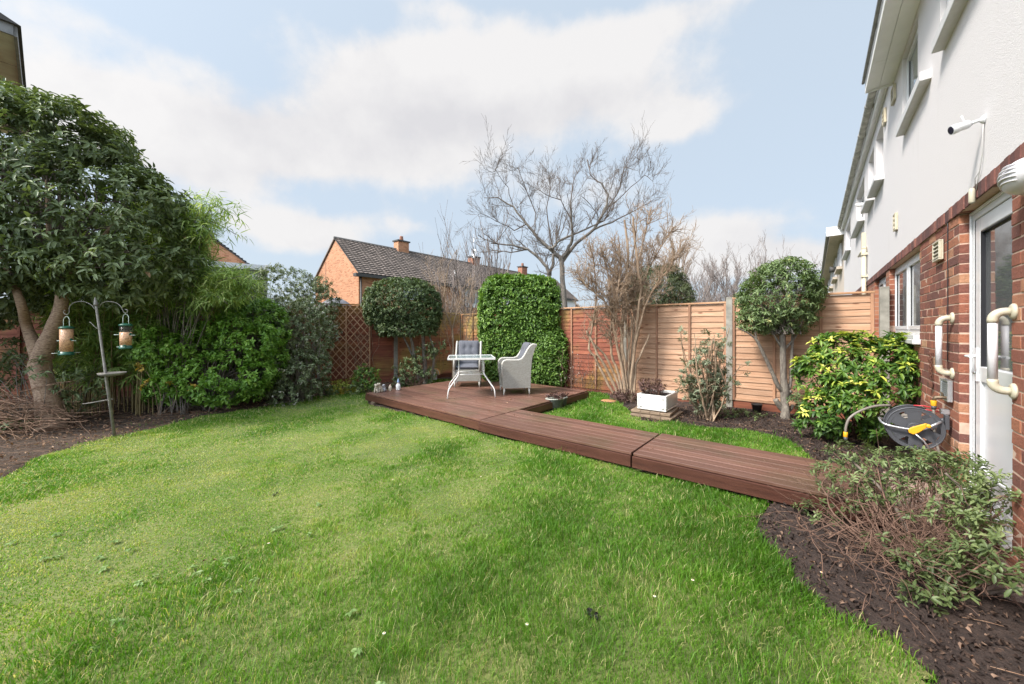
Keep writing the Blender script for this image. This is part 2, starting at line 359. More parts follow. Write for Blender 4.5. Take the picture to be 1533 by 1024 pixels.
M['twig_far'] = barkmat('twig_far', (.14, .11, .10), (.22, .18, .16), (.30, .25, .22), 5)
M['twig_red'] = barkmat('twig_redbrown', (.06, .032, .024), (.14, .080, .056), (.25, .155, .11), 20)
M['stick'] = barkmat('dry_stick', (.12, .065, .042), (.27, .16, .10), (.44, .30, .20), 15)
L = {}
L['cherry'] = leafmat('dark_laurel_leaf', [(0, (.055, .078, .032)), (.45, (.13, .17, .072)), (.8, (.22, .27, .125)), (.95, (.33, .38, .19)), (1, (.32, .20, .11))], .15, .38)
L['bamboo'] = leafmat('bamboo_leaf', [(0, (.07, .13, .03)), (.5, (.17, .26, .062)), (.85, (.35, .43, .13)), (1, (.52, .55, .24))], .35, .45)
L['griselinia'] = leafmat('bright_shrub_leaf', [(0, (.055, .135, .016)), (.5, (.145, .275, .038)), (.85, (.26, .41, .075)), (1, (.40, .50, .13))], .2, .36)
L['viburnum'] = leafmat('viburnum_leaf', [(0, (.042, .060, .024)), (.5, (.105, .138, .060)), (.85, (.195, .23, .12)), (1, (.31, .34, .20))], .12, .42)
L['flower'] = leafmat('small_blossom', [(0, (.48, .42, .36)), (1, (.80, .78, .72))], .2, .6, (1, 1, 1))
L['topiary'] = leafmat('topiary_leaf', [(0, (.032, .056, .020)), (.5, (.088, .128, .046)), (.85, (.17, .22, .085)), (1, (.38, .38, .22))], .12, .36)
L['laurel'] = leafmat('glossy_laurel_leaf', [(0, (.042, .095, .016)), (.5, (.105, .195, .030)), (.85, (.21, .33, .062)), (1, (.42, .48, .15))], .2, .34)
L['choisya'] = leafmat('variegated_leaf', [(0, (.030, .075, .014)), (.42, (.085, .17, .026)), (.62, (.23, .33, .05)), (.85, (.52, .55, .09)), (1, (.68, .66, .17))], .22, .36)
L['photinia'] = leafmat('small_tree_leaf', [(0, (.045, .075, .028)), (.5, (.11, .165, .060)), (.85, (.22, .29, .12)), (1, (.42, .40, .16))], .2, .36)
L['silver'] = leafmat('silvery_leaf', [(0, (.11, .13, .08)), (.5, (.21, .24, .155)), (1, (.36, .39, .27))], .15, .7)
L['daphne'] = leafmat('dull_green_leaf', [(0, (.048, .072, .026)), (.5, (.118, .162, .058)), (.85, (.22, .27, .115)), (1, (.35, .38, .20))], .18, .42)
L['conifer'] = leafmat('conifer_spray', [(0, (.03, .042, .018)), (.6, (.075, .095, .038)), (1, (.17, .19, .07))], .1, .6)
L['yellow'] = leafmat('yellow_leaf', [(0, (.50, .30, .05)), (1, (.75, .58, .16))], .3, .5)
L['heather'] = leafmat('orange_green_leaf', [(0, (.12, .20, .03)), (.5, (.32, .36, .06)), (1, (.55, .25, .05))], .25, .5)
L['dark_red'] = leafmat('dry_red_leaf', [(0, (.06, .035, .03)), (1, (.20, .11, .09))], .1, .7)
L['litter'] = leafmat('dead_leaf', [(0, (.10, .05, .03)), (.5, (.24, .13, .075)), (1, (.46, .31, .20))], .1, .8)
# ------------------------------------------------------------------ vegetation kit
def snoise(P, scale, seed, oct=3):
    r = np.random.RandomState(seed); out = np.zeros(len(P)); amp = 1
    for o in range(oct):
        for _ in range(3):
            k = r.normal(size=P.shape[1]) * scale * (2 ** o); out += amp * np.sin(P @ k + r.uniform(0, 6.28))
        amp *= .55
    return out / 3.2
def unit(v): return v / np.maximum(np.linalg.norm(v, axis=-1, keepdims=True), 1e-9)
def leaf_arrays(P, Dr, Nn, Ln, Wd, fold=.25, curl=.25, shape='round'):
    "each leaf a folded, curled blade of eight triangles"
    S = unit(np.cross(Dr, Nn)); Nn = unit(np.cross(S, Dr)); N = len(P)
    Ln = Ln[:, None]; Wd = Wd[:, None]
    t1, t2, w1, w2 = {'round': (.32, .70, .42, .42), 'lance': (.30, .65, .40, .30), 'strap': (.25, .6, .45, .35)}[shape]
    V = np.empty((N, 8, 3))
    c1 = P + Dr * Ln * t1 - Nn * Ln * curl * .10; c2 = P + Dr * Ln * t2 - Nn * Ln * curl * .45
    tip = P + Dr * Ln * .98 - Nn * Ln * curl
    up = Nn * Wd * fold
    V[:, 0] = P; V[:, 1] = c1 - S * Wd * w1 + up; V[:, 2] = c1; V[:, 3] = c1 + S * Wd * w1 + up
    V[:, 4] = c2 - S * Wd * w2 + up; V[:, 5] = c2; V[:, 6] = c2 + S * Wd * w2 + up; V[:, 7] = tip
    T0 = np.array([(0, 2, 1), (0, 3, 2), (1, 2, 5), (1, 5, 4), (2, 3, 6), (2, 6, 5), (4, 5, 7), (5, 6, 7)])
    T = (T0[None] + (np.arange(N) * 8)[:, None, None]).reshape(-1, 3)
    return V.reshape(-1, 3), T
def shoots_to_leaves(P, Dr, rs, per, leaf, width, slen, droop=0.0, spread=.9, rosette=False, up=.5, jit=.3):
    n = len(P); t = np.tile(np.linspace(.25 if not rosette else .8, 1, per), n); I = np.repeat(np.arange(n), per)
    P0 = P[I]; D0 = Dr[I]
    a = rs.uniform(0, 6.28, n)[I] + np.tile(np.arange(per) * 2.4, n) + rs.normal(0, .3, n * per)
    X = unit(np.cross(D0, np.array([.13, .27, .95]))); Y = np.cross(D0, X)
    side = X * np.cos(a)[:, None] + Y * np.sin(a)[:, None]
    base = P0 + D0 * (slen * t)[:, None]
    Ld = unit(D0 * (1 - spread * .55) + side * spread + rs.normal(0, jit, (n * per, 3)) * .5 + np.array([0, 0, -droop]))
    Nn = unit(D0 * .7 + np.array([0, 0, up]) + rs.normal(0, .25, (n * per, 3)))
    Ln = leaf * rs.uniform(.5, 1.25, n * per); Wd = width * rs.uniform(.75, 1.15, n * per)
    return base, Ld, Nn, Ln, Wd, I, t
def sample_blobs(blobs, n, rs, depth=.25, p=2.0, noise=.10, nscale=3, seed=1, gap=-9, gscale=5, zmin=-9, zmax=99, top=0):
    A = np.array([b[3] * b[4] + b[4] * b[5] + b[3] * b[5] for b in blobs]); A = A / A.sum(); out = []; od = []
    for bi, b in enumerate(blobs):
        m = int(n * A[bi]) + 1; c = np.array(b[:3]); r = np.array(b[3:6])
        d = unit(rs.normal(size=(m, 3)) * r ** .0); 
        k = (np.abs(d / 1.0) ** p).sum(1) ** (-1 / p)
        q = d * k[:, None] * r
        f = 1 - depth * rs.uniform(0, 1, m) ** 1.6
        f = f * (1 + noise * snoise(q + c, nscale, seed))
        P = c + q * f[:, None]
        nd = unit(np.sign(d) * np.abs(d * k[:, None]) ** (p - 1) / r)
        ok = np.ones(m, bool)
        for bj, b2 in enumerate(blobs):
            if bj == bi: continue
            e = (np.abs((P - np.array(b2[:3])) / np.array(b2[3:6])) ** p).sum(1) ** (1 / p)
            ok &= e > .82
        ok &= snoise(P, gscale, seed + 7) > gap; ok &= (P[:, 2] > zmin) & (P[:, 2] < zmax)
        out.append(P[ok]); od.append(nd[ok])
    return np.vstack(out), np.vstack(od)
def foliage(parent, mat, P, Dn, rs, per, leaf, width, slen, droop=.0, spread=.9, rosette=False, up=.5, shape='round', bias=.0, clump=.22, cs=3, tipv=.12, name='foliage', fold=.25, curl=.25, seed=3, dj=.45, upd=.3):
    Dr = unit(Dn + rs.normal(0, dj, Dn.shape) + np.array([0, 0, upd]))
    base, Ld, Nn, Ln, Wd, I, t = shoots_to_leaves(P, Dr, rs, per, leaf, width, slen, droop, spread, rosette, up)
    V, T = leaf_arrays(base, Ld, Nn, Ln, Wd, fold, curl, shape)
    r = np.clip(.42 + bias + clump * snoise(P, cs, seed)[I] + rs.normal(0, .10, len(P))[I] + rs.normal(0, .13, len(I)) + tipv * (t - .5), 0, 1)
    return tri_mesh(name, V, T, mat, parent, np.repeat(r, 8), parent.location if parent else None, smooth=True)
def seg_mesh(name, segs, mat, parent, k=4, loc=None):
    "segs: (p0, p1, r0, r1) as thin frustums"
    A = np.array([list(s[0]) + list(s[1]) + [s[2], s[3]] for s in segs]); N = len(A)
    P0, P1 = A[:, :3], A[:, 3:6]; d = unit(P1 - P0); X = unit(np.cross(d, np.array([.31, .17, .93]))); Y = np.cross(d, X)
    V = np.empty((N, 2 * k, 3))
    for i in range(k):
        a = 2 * math.pi * i / k; o = X * math.cos(a) + Y * math.sin(a)
        V[:, i] = P0 + o * A[:, 6:7]; V[:, k + i] = P1 + d * A[:, 7:8] * .4 + o * A[:, 7:8]
    T0 = []
    for i in range(k):
        j = (i + 1) % k; T0 += [(i, j, k + j), (i, k + j, k + i)]
    T = (np.array(T0)[None] + (np.arange(N) * 2 * k)[:, None, None]).reshape(-1, 3)
    rn = np.repeat(np.random.RandomState(N).uniform(0, 1, N), 2 * k)
    return tri_mesh(name, V, T, mat, parent, rn, parent.location if (parent and loc is None) else loc, smooth=True)
def grow(out, rnd, p, d, length, r, lvl, jit=.18, up=.06, nchild=4, ratio=.6, ang=.7, seg=5, rmin=.0015, taper=.75, start=.25):
    p = Vector(p); d = Vector(d).normalized(); sl = length / seg; r0 = r
    kids = []
    for i in range(seg):
        r1 = max(r0 * (1 - (1 - taper) / seg * 1.6), rmin)
        d = (d + Vector((rnd.gauss(0, jit), rnd.gauss(0, jit), rnd.gauss(0, jit) + up))).normalized()
        q = p + d * sl; out.append((p.copy(), q.copy(), r0, r1))
        if lvl > 0 and (i + 1) / seg > start:
            for _ in range(nchild // seg + (1 if rnd.random() < (nchild % seg) / seg else 0)): kids.append((p.lerp(q, rnd.random()), d.copy(), r1))
        p, r0 = q, r1
    for kp, kd, kr in kids:
        a = kd.orthogonal().normalized(); a.rotate(Matrix.Rotation(rnd.uniform(0, 6.283), 3, kd))
        nd = (kd * math.cos(ang) + a * math.sin(ang) * rnd.uniform(.6, 1.2) + Vector((0, 0, up))).normalized()
        grow(out, rnd, kp, nd, length * ratio * rnd.uniform(.6, 1.15), max(kr * .55, rmin), lvl - 1, jit, up, nchild, ratio, ang, max(3, seg - 1), rmin, taper, start)
def limb(out, rnd, pts, r0, r1, kids=0, klen=1.0, klvl=1, wob=.0, **kw):
    pts = [Vector(p) for p in pts]; n = len(pts) - 1
    fine = []
    for i in range(n):
        for k in range(3):
            t = k / 3; q = pts[i].lerp(pts[i + 1], t)
            if wob: q = q + Vector((rnd.gauss(0, wob), rnd.gauss(0, wob), rnd.gauss(0, wob)))
            fine.append(q)
    fine.append(pts[-1]); m = len(fine) - 1
    for i in range(m):
        a = r0 + (r1 - r0) * i / m; b = r0 + (r1 - r0) * (i + 1) / m
        out.append((fine[i], fine[i + 1], a, b))
    for _ in range(kids):
        i = rnd.randint(int(m * .25), m - 1); q = fine[i].lerp(fine[i + 1], rnd.random()); d = (fine[i + 1] - fine[i]).normalized()
        a = Vector((rnd.gauss(0, 1), rnd.gauss(0, 1), rnd.gauss(0, 1) + .35)).normalized()
        grow(out, rnd, q, d * .55 + a * .9 + Vector((0, 0, .35)), klen * rnd.uniform(.5, 1.2), max(r1 * .8, .003), klvl, **kw)
    return fine
# ================================================================== GROUND
def struct(o): o['kind'] = 'structure'; return o
mb = MB(); mb.grid(lambda u, v: ((u - .5) * 900, -60 + v * 900, -.12), 12, 12); struct(mb.build('ground', M['field']))
lawn_px = [(0, 716), (60, 684), (120, 665), (172, 656), (240, 640), (300, 624), (400, 608), (480, 594), (520, 590), (552, 588)]
lawn_main = [tuple(GP(x, y)[:2]) for x, y in lawn_px] + [tuple(G(3.72, n)[:2]) for n in (7.3, 5, 3, 1.6)] + \
    [tuple(GP(x, y)[:2]) for x, y in [(1140, 752), (1138, 800), (1160, 838), (1205, 885), (1262, 925), (1340, 962), (1400, 1010)]] + [(1.80, 1.2), (1.95, .3), (2.0, -.6), (-7, -.6), (-6.6, 2.4)]
lawn_strip = [tuple(G(4.42, n)[:2]) for n in (.75, 2.5, 4.38)] + [tuple(GP(x, y)[:2]) for x, y in [(879, 588), (905, 590), (935, 612), (960, 630), (1010, 634), (1060, 640), (1120, 645), (1165, 655), (1195, 670), (1212, 684)]]
lawn_back = [tuple(GP(x, y)[:2]) for x, y in [(606, 577), (640, 569), (690, 567), (690, 574), (640, 577), (612, 583)]]
def inside(P, poly):
    x, y = P[:, 0], P[:, 1]; c = np.zeros(len(P), bool); n = len(poly)
    for i in range(n):
        x0, y0 = poly[i]; x1, y1 = poly[(i + 1) % n]
        if y0 == y1: continue
        k = ((y0 > y) != (y1 > y)) & (x < (x1 - x0) * (y - y0) / (y1 - y0) + x0); c ^= k
    return c
def edge_dist(P, poly):
    d = np.full(len(P), 1e9); n = len(poly)
    for i in range(n):
        a = np.array(poly[i]); b = np.array(poly[(i + 1) % n]); ab = b - a
        t = np.clip(((P - a) @ ab) / max(ab @ ab, 1e-9), 0, 1); d = np.minimum(d, np.linalg.norm(P - (a + t[:, None] * ab), axis=1))
    return d
def in_lawn(P, grow=0.0):
    Q = P + .05 * np.stack([snoise(P, 5, 11), snoise(P, 5, 12)], 1)
    r = np.zeros(len(P), bool)
    for poly in (lawn_main, lawn_strip, lawn_back):
        i = inside(Q, poly)
        if grow: i |= edge_dist(Q, poly) < grow
        r |= i
    return r
def sheet(name, x0, x1, y0, y1, st, fn, mat):
    xs = np.arange(x0, x1, st); ys = np.arange(y0, y1, st); X, Y = np.meshgrid(xs, ys, indexing='ij'); P = np.stack([X.ravel(), Y.ravel()], 1)
    z, keep = fn(P); V = np.column_stack([P, z]); nx, ny = len(xs), len(ys)
    i = np.arange(nx - 1)[:, None] * ny + np.arange(ny - 1)[None]; i = i.ravel(); k = keep[i] & keep[i + ny] & keep[i + 1] & keep[i + ny + 1]; i = i[k]
    T = np.vstack([np.stack([i, i + ny, i + ny + 1], 1), np.stack([i, i + ny + 1, i + 1], 1)])
    return struct(tri_mesh(name, V, T, mat, smooth=True))
def soil_fn(side):
    def f(P):
        s, n = to_sn(P[:, 0], P[:, 1]); s, n = np.array(s), np.array(n)
        L_ = in_lawn(P); z = np.where(L_, -.035, .0) + .018 * snoise(P, 7, 21, 4) + .006 * snoise(P, 40, 22)
        z = z + np.where(~L_ & (n < 2.2), .012, 0)
        far = n > 4.45
        keep = (s < 7.9) & (n > -.02) & ((far) if side else (~far | False))
        return z, keep
    return f
sheet('soil_bed', -2, 5.5, -.8, 9, .05, soil_fn(False), M['soil'])
sheet('leaf_mould_bed', -13.5, 3.2, -.8, 11.6, .07, soil_fn(True), M['soil_left'])
sheet('lawn', -7, 5, -.6, 10.5, .06, lambda P: (.0 + .006 * snoise(P, 3, 31), in_lawn(P)), M['lawn'])
# ---- grass
def make_grass():
    rs = np.random.RandomState(4); ps = []
    # candidate points by depth band so that density falls with distance
    bands = [(1.15, 1.6, 17000), (1.6, 2.2, 16000), (2.2, 3, 12500), (3, 4, 10500), (4, 5.2, 7600), (5.2, 6.5, 5600), (6.5, 8, 4200), (8, 10.3, 3000), (-.5, 1.15, 900)]
    for a, b, dn in bands:
        x0, x1 = (-1.45 * b - .5, 1.45 * b + .3) if a > 0 else (-3, 2)
        N = int((x1 - x0) * (b - a) * dn); P = np.stack([rs.uniform(x0, x1, N), rs.uniform(a, b, N)], 1); ps.append(P[in_lawn(P)])
    P = np.vstack(ps)
    # keep off the decks
    s, n = to_sn(P[:, 0], P[:, 1]); P = P[~((s > 3.63) & (s < 4.47) & (n < 4.4))]; s, n = to_sn(P[:, 0], P[:, 1]); P = P[~((s > 3.70 + .055 * (n - 4.35)) & (s < 6.8) & (n > 4.3) & (n < 7.6))]
    # fuzzy tufts spilling over the edges
    N = 60000; Q = np.stack([rs.uniform(-7, 4.6, N), rs.uniform(1.2, 9.5, N)], 1)
    Q = Q[~in_lawn(Q)]; d = np.minimum(edge_dist(Q, lawn_main), edge_dist(Q, lawn_strip)); Q = Q[(d < .6) & (rs.uniform(0, 1, len(Q)) < np.exp(-d * np.where(Q[:, 0] < -1, 6, 13))) & (snoise(Q, 6, 5) > -.1)]
    s, n = to_sn(Q[:, 0], Q[:, 1]); Q = Q[~((s > 3.6) & (s < 4.5) & (n < 4.4)) & ~((s > 3.65) & (s < 6.8) & (n > 4.3) & (n < 7.6)) & (n > .1)]
    P = np.vstack([P, Q]); N = len(P); Y = np.maximum(P[:, 1], 1.0); dist = np.hypot(P[:, 0], P[:, 1])
    thin = snoise(P, 4.5, 46, 4) + .35 * np.clip((-P[:, 0] - .4) / 2.5, 0, 1); kp = (thin < .45) | (rs.uniform(0, 1, N) < .68); P = P[kp]; N = len(P); Y = Y[kp]; dist = dist[kp]; thin = thin[kp]
    tuft = snoise(P, 3.6, 41, 5); big = snoise(P, .75, 42, 3); fine = snoise(P, 11, 43, 2)
    left = np.clip((-P[:, 0] - .6 - .12 * P[:, 1]) / 2.4, 0, 1)
    right = np.clip((P[:, 0] + .5) / 1.5, 0, 1)
    worn = np.exp(-(((P[:, 0] + .9) / 1.5) ** 2 + ((P[:, 1] - 3.9) / 1.3) ** 2)) + .7 * np.exp(-(((P[:, 0] + 3.2) / 1.2) ** 2 + ((P[:, 1] - 3.4) / .9) ** 2))
    h = .022 + .024 * np.clip(tuft + .1, -.5, 1.6) + .010 * fine + .010 * right - .010 * left - .012 * worn
    h = h * rs.uniform(.6, 1.35, N); spike = rs.uniform(0, 1, N) < .025; h = np.where(spike, h * 1.7, h); h = np.clip(h, .010, .11)
    w = (.0016 + .00085 * dist) * rs.uniform(.7, 1.3, N)
    w = np.where(dist < 2.2, w * .85, w)
    az = rs.uniform(0, 6.283, N); wind = snoise(P, 2.2, 44) * 3.0 
    az = np.where(rs.uniform(0, 1, N) < .18, wind + rs.normal(0, .8, N), az)
    lean = rs.uniform(.15, 1.15, N) ** 1.0 * h * (1 + .5 * left)
    dx, dy = np.cos(az) * lean, np.sin(az) * lean; fx = rs.uniform(0, 6.283, N); sx, sy = np.cos(fx) * w * .5, np.sin(fx) * w * .5
    z0 = .0 + .006 * snoise(P, 3, 31)
    V = np.zeros((N, 5, 3))
    V[:, 0] = np.stack([P[:, 0] - sx, P[:, 1] - sy, z0 - .004], 1); V[:, 1] = np.stack([P[:, 0] + sx, P[:, 1] + sy, z0 - .004], 1)
    V[:, 2] = np.stack([P[:, 0] + dx * .35 - sx * .8, P[:, 1] + dy * .35 - sy * .8, z0 + h * .6], 1); V[:, 3] = np.stack([P[:, 0] + dx * .35 + sx * .8, P[:, 1] + dy * .35 + sy * .8, z0 + h * .6], 1)
    V[:, 4] = np.stack([P[:, 0] + dx, P[:, 1] + dy, z0 + h * .95], 1)
    T = (np.array([(0, 1, 3), (0, 3, 2), (2, 3, 4)])[None] + (np.arange(N) * 5)[:, None, None]).reshape(-1, 3)
    pt = snoise(P, 2.1, 47, 4); r = .34 - .22 * tuft + .10 * big + .10 * fine + .08 * np.clip(thin, -.5, 1.5) + .14 * pt + .12 * worn + .07 * left - .10 * right * (P[:, 1] < 3.4) + rs.normal(0, .12, N)
    dead = rs.uniform(0, 1, N) < (.05 + .12 * left + .06 * worn + .12 * np.clip(thin, 0, 1)); r = np.where(dead, rs.uniform(.85, 1, N), np.clip(r, 0, .86))
    o = tri_mesh('grass', V, T, M['grass'], None, np.repeat(r, 5), smooth=True)
    tag(o, 'lush uneven green lawn grass with yellowish mossy patches', 'grass', kind='stuff')
    return N
NG = make_grass(); print('blades', NG)
# broad-leaved weeds in the lawn
def weeds():
    rs = np.random.RandomState(9); N = 220
    P = np.stack([rs.uniform(-4.6, 1.3, N), rs.uniform(1.3, 4.3, N)], 1); w = snoise(P, 1.6, 51); left = (P[:, 0] < -.3 * P[:, 1])
    P = P[in_lawn(P) & (w > np.where(left, .05, .75))]; P3 = np.column_stack([P, np.full(len(P), .012)])
    Dn = np.tile(np.array([0, 0, 1.]), (len(P), 1)) + rs.normal(0, .1, (len(P), 3))
    b, Ld, Nn, Ln, Wd, I, t = shoots_to_leaves(P3, unit(Dn), rs, 8, .026, .016, .010, -.1, 1.2)
    V, T = leaf_arrays(b, Ld, Nn, Ln, Wd, .15, .4); r = np.clip(.45 + rs.normal(0, .2, len(I)), 0, 1)
    o = tri_mesh('lawn_weeds', V, T, leafmat('weed_leaf', [(0, (.11, .19, .05)), (.6, (.20, .29, .10)), (1, (.30, .38, .18))], .2, .5), None, np.repeat(r, 8), smooth=True)
    tag(o, 'low broad-leaved weeds scattered through the left of the lawn', 'weeds', kind='stuff')
weeds()
# litter on the beds
def litter():
    rs = np.random.RandomState(12); N = 26000
    P = np.stack([rs.uniform(-9, 4.8, N), rs.uniform(1.2, 9.8, N)], 1); s, n = to_sn(P[:, 0], P[:, 1])
    k = ~in_lawn(P) & (n > .05) & (s < 7.6) & (s > -6) & ~((s > 3.6) & (s < 6.8) & (n > 4.2) & (n < 7.6)) & ~((s > 3.6) & (s < 4.5) & (n < 4.4)); P = P[k]
    pr = rs.uniform(0, 1, len(P)) < np.where(P[:, 0] > 0, .24, 1.0); P = P[pr]
    Pd = np.column_stack([rs.uniform(0, 1, 70), rs.uniform(0, 1, 70)]); gd = np.array([list(G(3.7 + a * 2.9, 4.5 + b * 2.9, .176)) for a, b in Pd[:45]] + [list(G(3.66 + a * .8, .6 + b * 3.6, .185)) for a, b in Pd[45:]])
    n = len(P); z = .022 + .018 * snoise(P, 7, 21, 4) + .006 * snoise(P, 40, 22); P3 = np.column_stack([P, z + rs.uniform(0, .012, n)])
    a = rs.uniform(0, 6.283, n); Dn = unit(np.stack([np.cos(a), np.sin(a), rs.normal(0, .35, n)], 1)); Nn = unit(np.stack([rs.normal(0, .4, n), rs.normal(0, .4, n), np.ones(n)], 1))
    P3 = np.vstack([P3, gd]); n = len(P3); Dn = np.vstack([Dn, Dn[:len(gd)] * np.array([1, 1, .2])]); Nn = np.vstack([Nn, Nn[:len(gd)]])
    sz = rs.uniform(.008, .045, n) * np.where(P3[:, 0] > 0, .62, 1.0); V, T = leaf_arrays(P3, Dn, Nn, sz, sz * rs.uniform(.3, .7, n), .4, .5)
    o = tri_mesh('leaf_litter', V, T, L['litter'], None, np.repeat(rs.uniform(0, 1, n) ** 1.6, 8), smooth=True); tag(o, 'dead leaves and chips scattered over the beds', 'leaf litter', kind='stuff')
    N = 26000; P = np.stack([rs.uniform(.9, 4.4, N), rs.uniform(1.2, 6.6, N)], 1); s, n = to_sn(P[:, 0], P[:, 1]); P = P[~in_lawn(P) & (n > .06) & (s < 7.5) & ~((s > 3.6) & (s < 4.5)) & ~((s > 3.6) & (n > 4.2))]
    n = len(P); P3 = np.column_stack([P, .018 * snoise(P, 7, 21, 4) + .006 * snoise(P, 40, 22) + .016 + rs.uniform(0, .008, n)]); Dn = unit(rs.normal(0, 1, (n, 3))); Nn = unit(rs.normal(0, 1, (n, 3))); sz = rs.uniform(.006, .024, n)
    V, T = leaf_arrays(P3, Dn, Nn, sz, sz * .8, .9, .6); o = tri_mesh('soil_crumbs', V, T, leafmat('soil_crumb', [(0, (.018, .011, .009)), (.6, (.055, .036, .028)), (.9, (.12, .075, .052)), (1, (.26, .17, .12))], .0, .9), None, np.repeat(rs.uniform(0, 1, n), 8)); tag(o, 'dark crumbs of soil and bark over the right-hand beds', 'soil crumbs', kind='stuff')
    rnd = random.Random(5); segs = []
    for _ in range(3200):
        x, y = rnd.uniform(-8, 4.6) if _ % 2 else rnd.uniform(-8, -4), rnd.uniform(1.3, 8.5); q = np.array([[x, y]])
        if in_lawn(q)[0]: continue
        s_, n_ = to_sn(x, y)
        if n_ < .08 or s_ > 7.5 or (3.55 < s_ < 6.85 and n_ > 4.2 and n_ < 7.65) or (3.55 < s_ < 4.55 and n_ < 4.4): continue
        a = rnd.uniform(0, 6.28); p = Vector((x, y, rnd.uniform(.01, .035)))
        for _k in range(rnd.randint(1, 3)):
            l = rnd.uniform(.03, .11); q2 = p + Vector((math.cos(a) * l, math.sin(a) * l, rnd.gauss(0, .006))); segs.append((p, q2, .0022, .0016)); p = q2; a += rnd.gauss(0, .5)
    o = seg_mesh('fallen_twigs', segs, M['stick'], None, 3); tag(o, 'small dry twigs lying over the beds', 'twigs', kind='stuff')
litter()
# pebbled concrete path by the door
mb = MB(); mb.box(3.1, 4.9, 0.0, .36, -.05, .07); o = mb.build('path', mk('pebbled_concrete', (.33, .235, .19), .9, .35, 25, .8, 80, bd=.01), None, .01)
o.location = G(0, 0); o.rotation_euler = (0, 0, RZ); struct(o)
# ================================================================== DECK
def deck(name, label, s0, s1, n0, n1, zt, nb, sh=0.0, right=False, sup=True, ridge=True, left=False):
    t = thing(name, label, 'deck', G(s0, n0), RZ)
    b = MB(); w = (s1 - s0) / nb; Ln = n1 - n0; rnd = random.Random(int(n0 * 10)); off = lambda y: sh * y
    for i in range(nb):
        b.rv = rnd.random(); a, c = i * w + .0045, (i + 1) * w - .0045; m = 1 if Ln < 2.5 else 2
        cuts = [.004, Ln - .004] if m == 1 else [.004, Ln * rnd.choice((.35, .5, .66)), Ln - .004]
        for y0, y1 in zip(cuts, cuts[1:]):
            b.rv = rnd.random(); dz = rnd.gauss(0, .0006)
            b.hexa([(a + off(y0), y0 + .001, zt - .026), (c + off(y0), y0 + .001, zt - .026), (c + off(y1), y1 - .001, zt - .026), (a + off(y1), y1 - .001, zt - .026),
                    (a + off(y0), y0 + .001, zt + dz), (c + off(y0), y0 + .001, zt + dz), (c + off(y1), y1 - .001, zt + dz), (a + off(y1), y1 - .001, zt + dz)])
    b.build('boards', M['deck_top'], t, .003, 2)
    f = MB(); zb = zt - .135
    def fas(x0, y0, x1, y1):
        "ribbed upright board between two points"
        d = Vector((x1 - x0, y1 - y0, 0)); ln = d.length; d.normalize(); nn = Vector((d.y, -d.x, 0)); rows = 15 if ridge else 1
        prof = []
        for k in range(rows):
            za = zt - .030 - (k / rows) * (zt - .030 - zb); zc = zt - .030 - ((k + 1) / rows) * (zt - .030 - zb)
            prof += [(.020, za - .0006), (.0235 if ridge else .02, za - (za - zc) * .3), (.0235 if ridge else .02, za - (za - zc) * .7)]
        prof += [(.020, zb)]
        A = Vector((x0, y0, 0)); B = Vector((x1, y1, 0))
        pts = [(-.004, zt - .030)] + prof + [(-.004, zb)]
        i0 = [f._v(A + nn * u + Vector((0, 0, z))) for u, z in pts]; i1 = [f._v(B + nn * u + Vector((0, 0, z))) for u, z in pts]
        for k in range(len(pts)): f._f((i0[k], i0[(k + 1) % len(pts)], i1[(k + 1) % len(pts)], i1[k]))
        f._f(i0); f._f(i1[::-1])
    f.rv = .5; fas(off(Ln), Ln - .003, 0, .003)
    if right: fas(0, .0, s1 - s0, .0)
    if left: fas(s1 - s0 + off(Ln), Ln, off(Ln), Ln)
    f.build('fascia', M['fascia'], t)
    j = MB(); j.rv = .3
    k = max(3, int(Ln / .5))
    for i in range(k):
        y = .05 + i * (Ln - .13) / (k - 1); j.box(.03 + off(y), s1 - s0 - .02, y, y + .045, zb + .005, zt - .027)
    j.build('joists', M['joist'], t)
    if sup:
        for y in (Ln * .12, Ln * .5, Ln * .88):
            for x in (.10, s1 - s0 - .18): p = MB(); p.rv = rnd.random(); p.box(x, x + .1, y, y + .1, -.05, zb + .004); p.build('support_block', M['pallet'], t)
    return t
M['fascia'] = woodmat('deck_fascia_stain', [(.25, (.045, .016, .010)), (.5, (.078, .029, .018)), (.78, (.115, .047, .030))], gx=3, gz=30, rough=.5, knots=False)
M['joist'] = woodmat('joist_wood', [(.3, (.04, .02, .014)), (.7, (.08, .04, .03))], knots=False)
M['pallet'] = woodmat('grey_pallet_wood', [(.3, (.13, .09, .06)), (.7, (.30, .22, .15))], knots=False)
deck('deck_platform', 'raised square brown timber deck carrying the glass table and two chairs', 3.66, 6.74, 4.36, 7.55, .17, 22, .055, True, True, False, True)
deck('deck_walkway', 'middle brown decking section between the square deck and the joint by the sink planter', 3.625, 4.50, 2.265, 4.345, .172, 7, 0, False, True)
deck('deck_walkway', 'brown decking section nearest the house door with ribbed edge half under the grey-green shrub', 3.60, 4.50, .45, 2.245, .180, 7, 0, True, True)
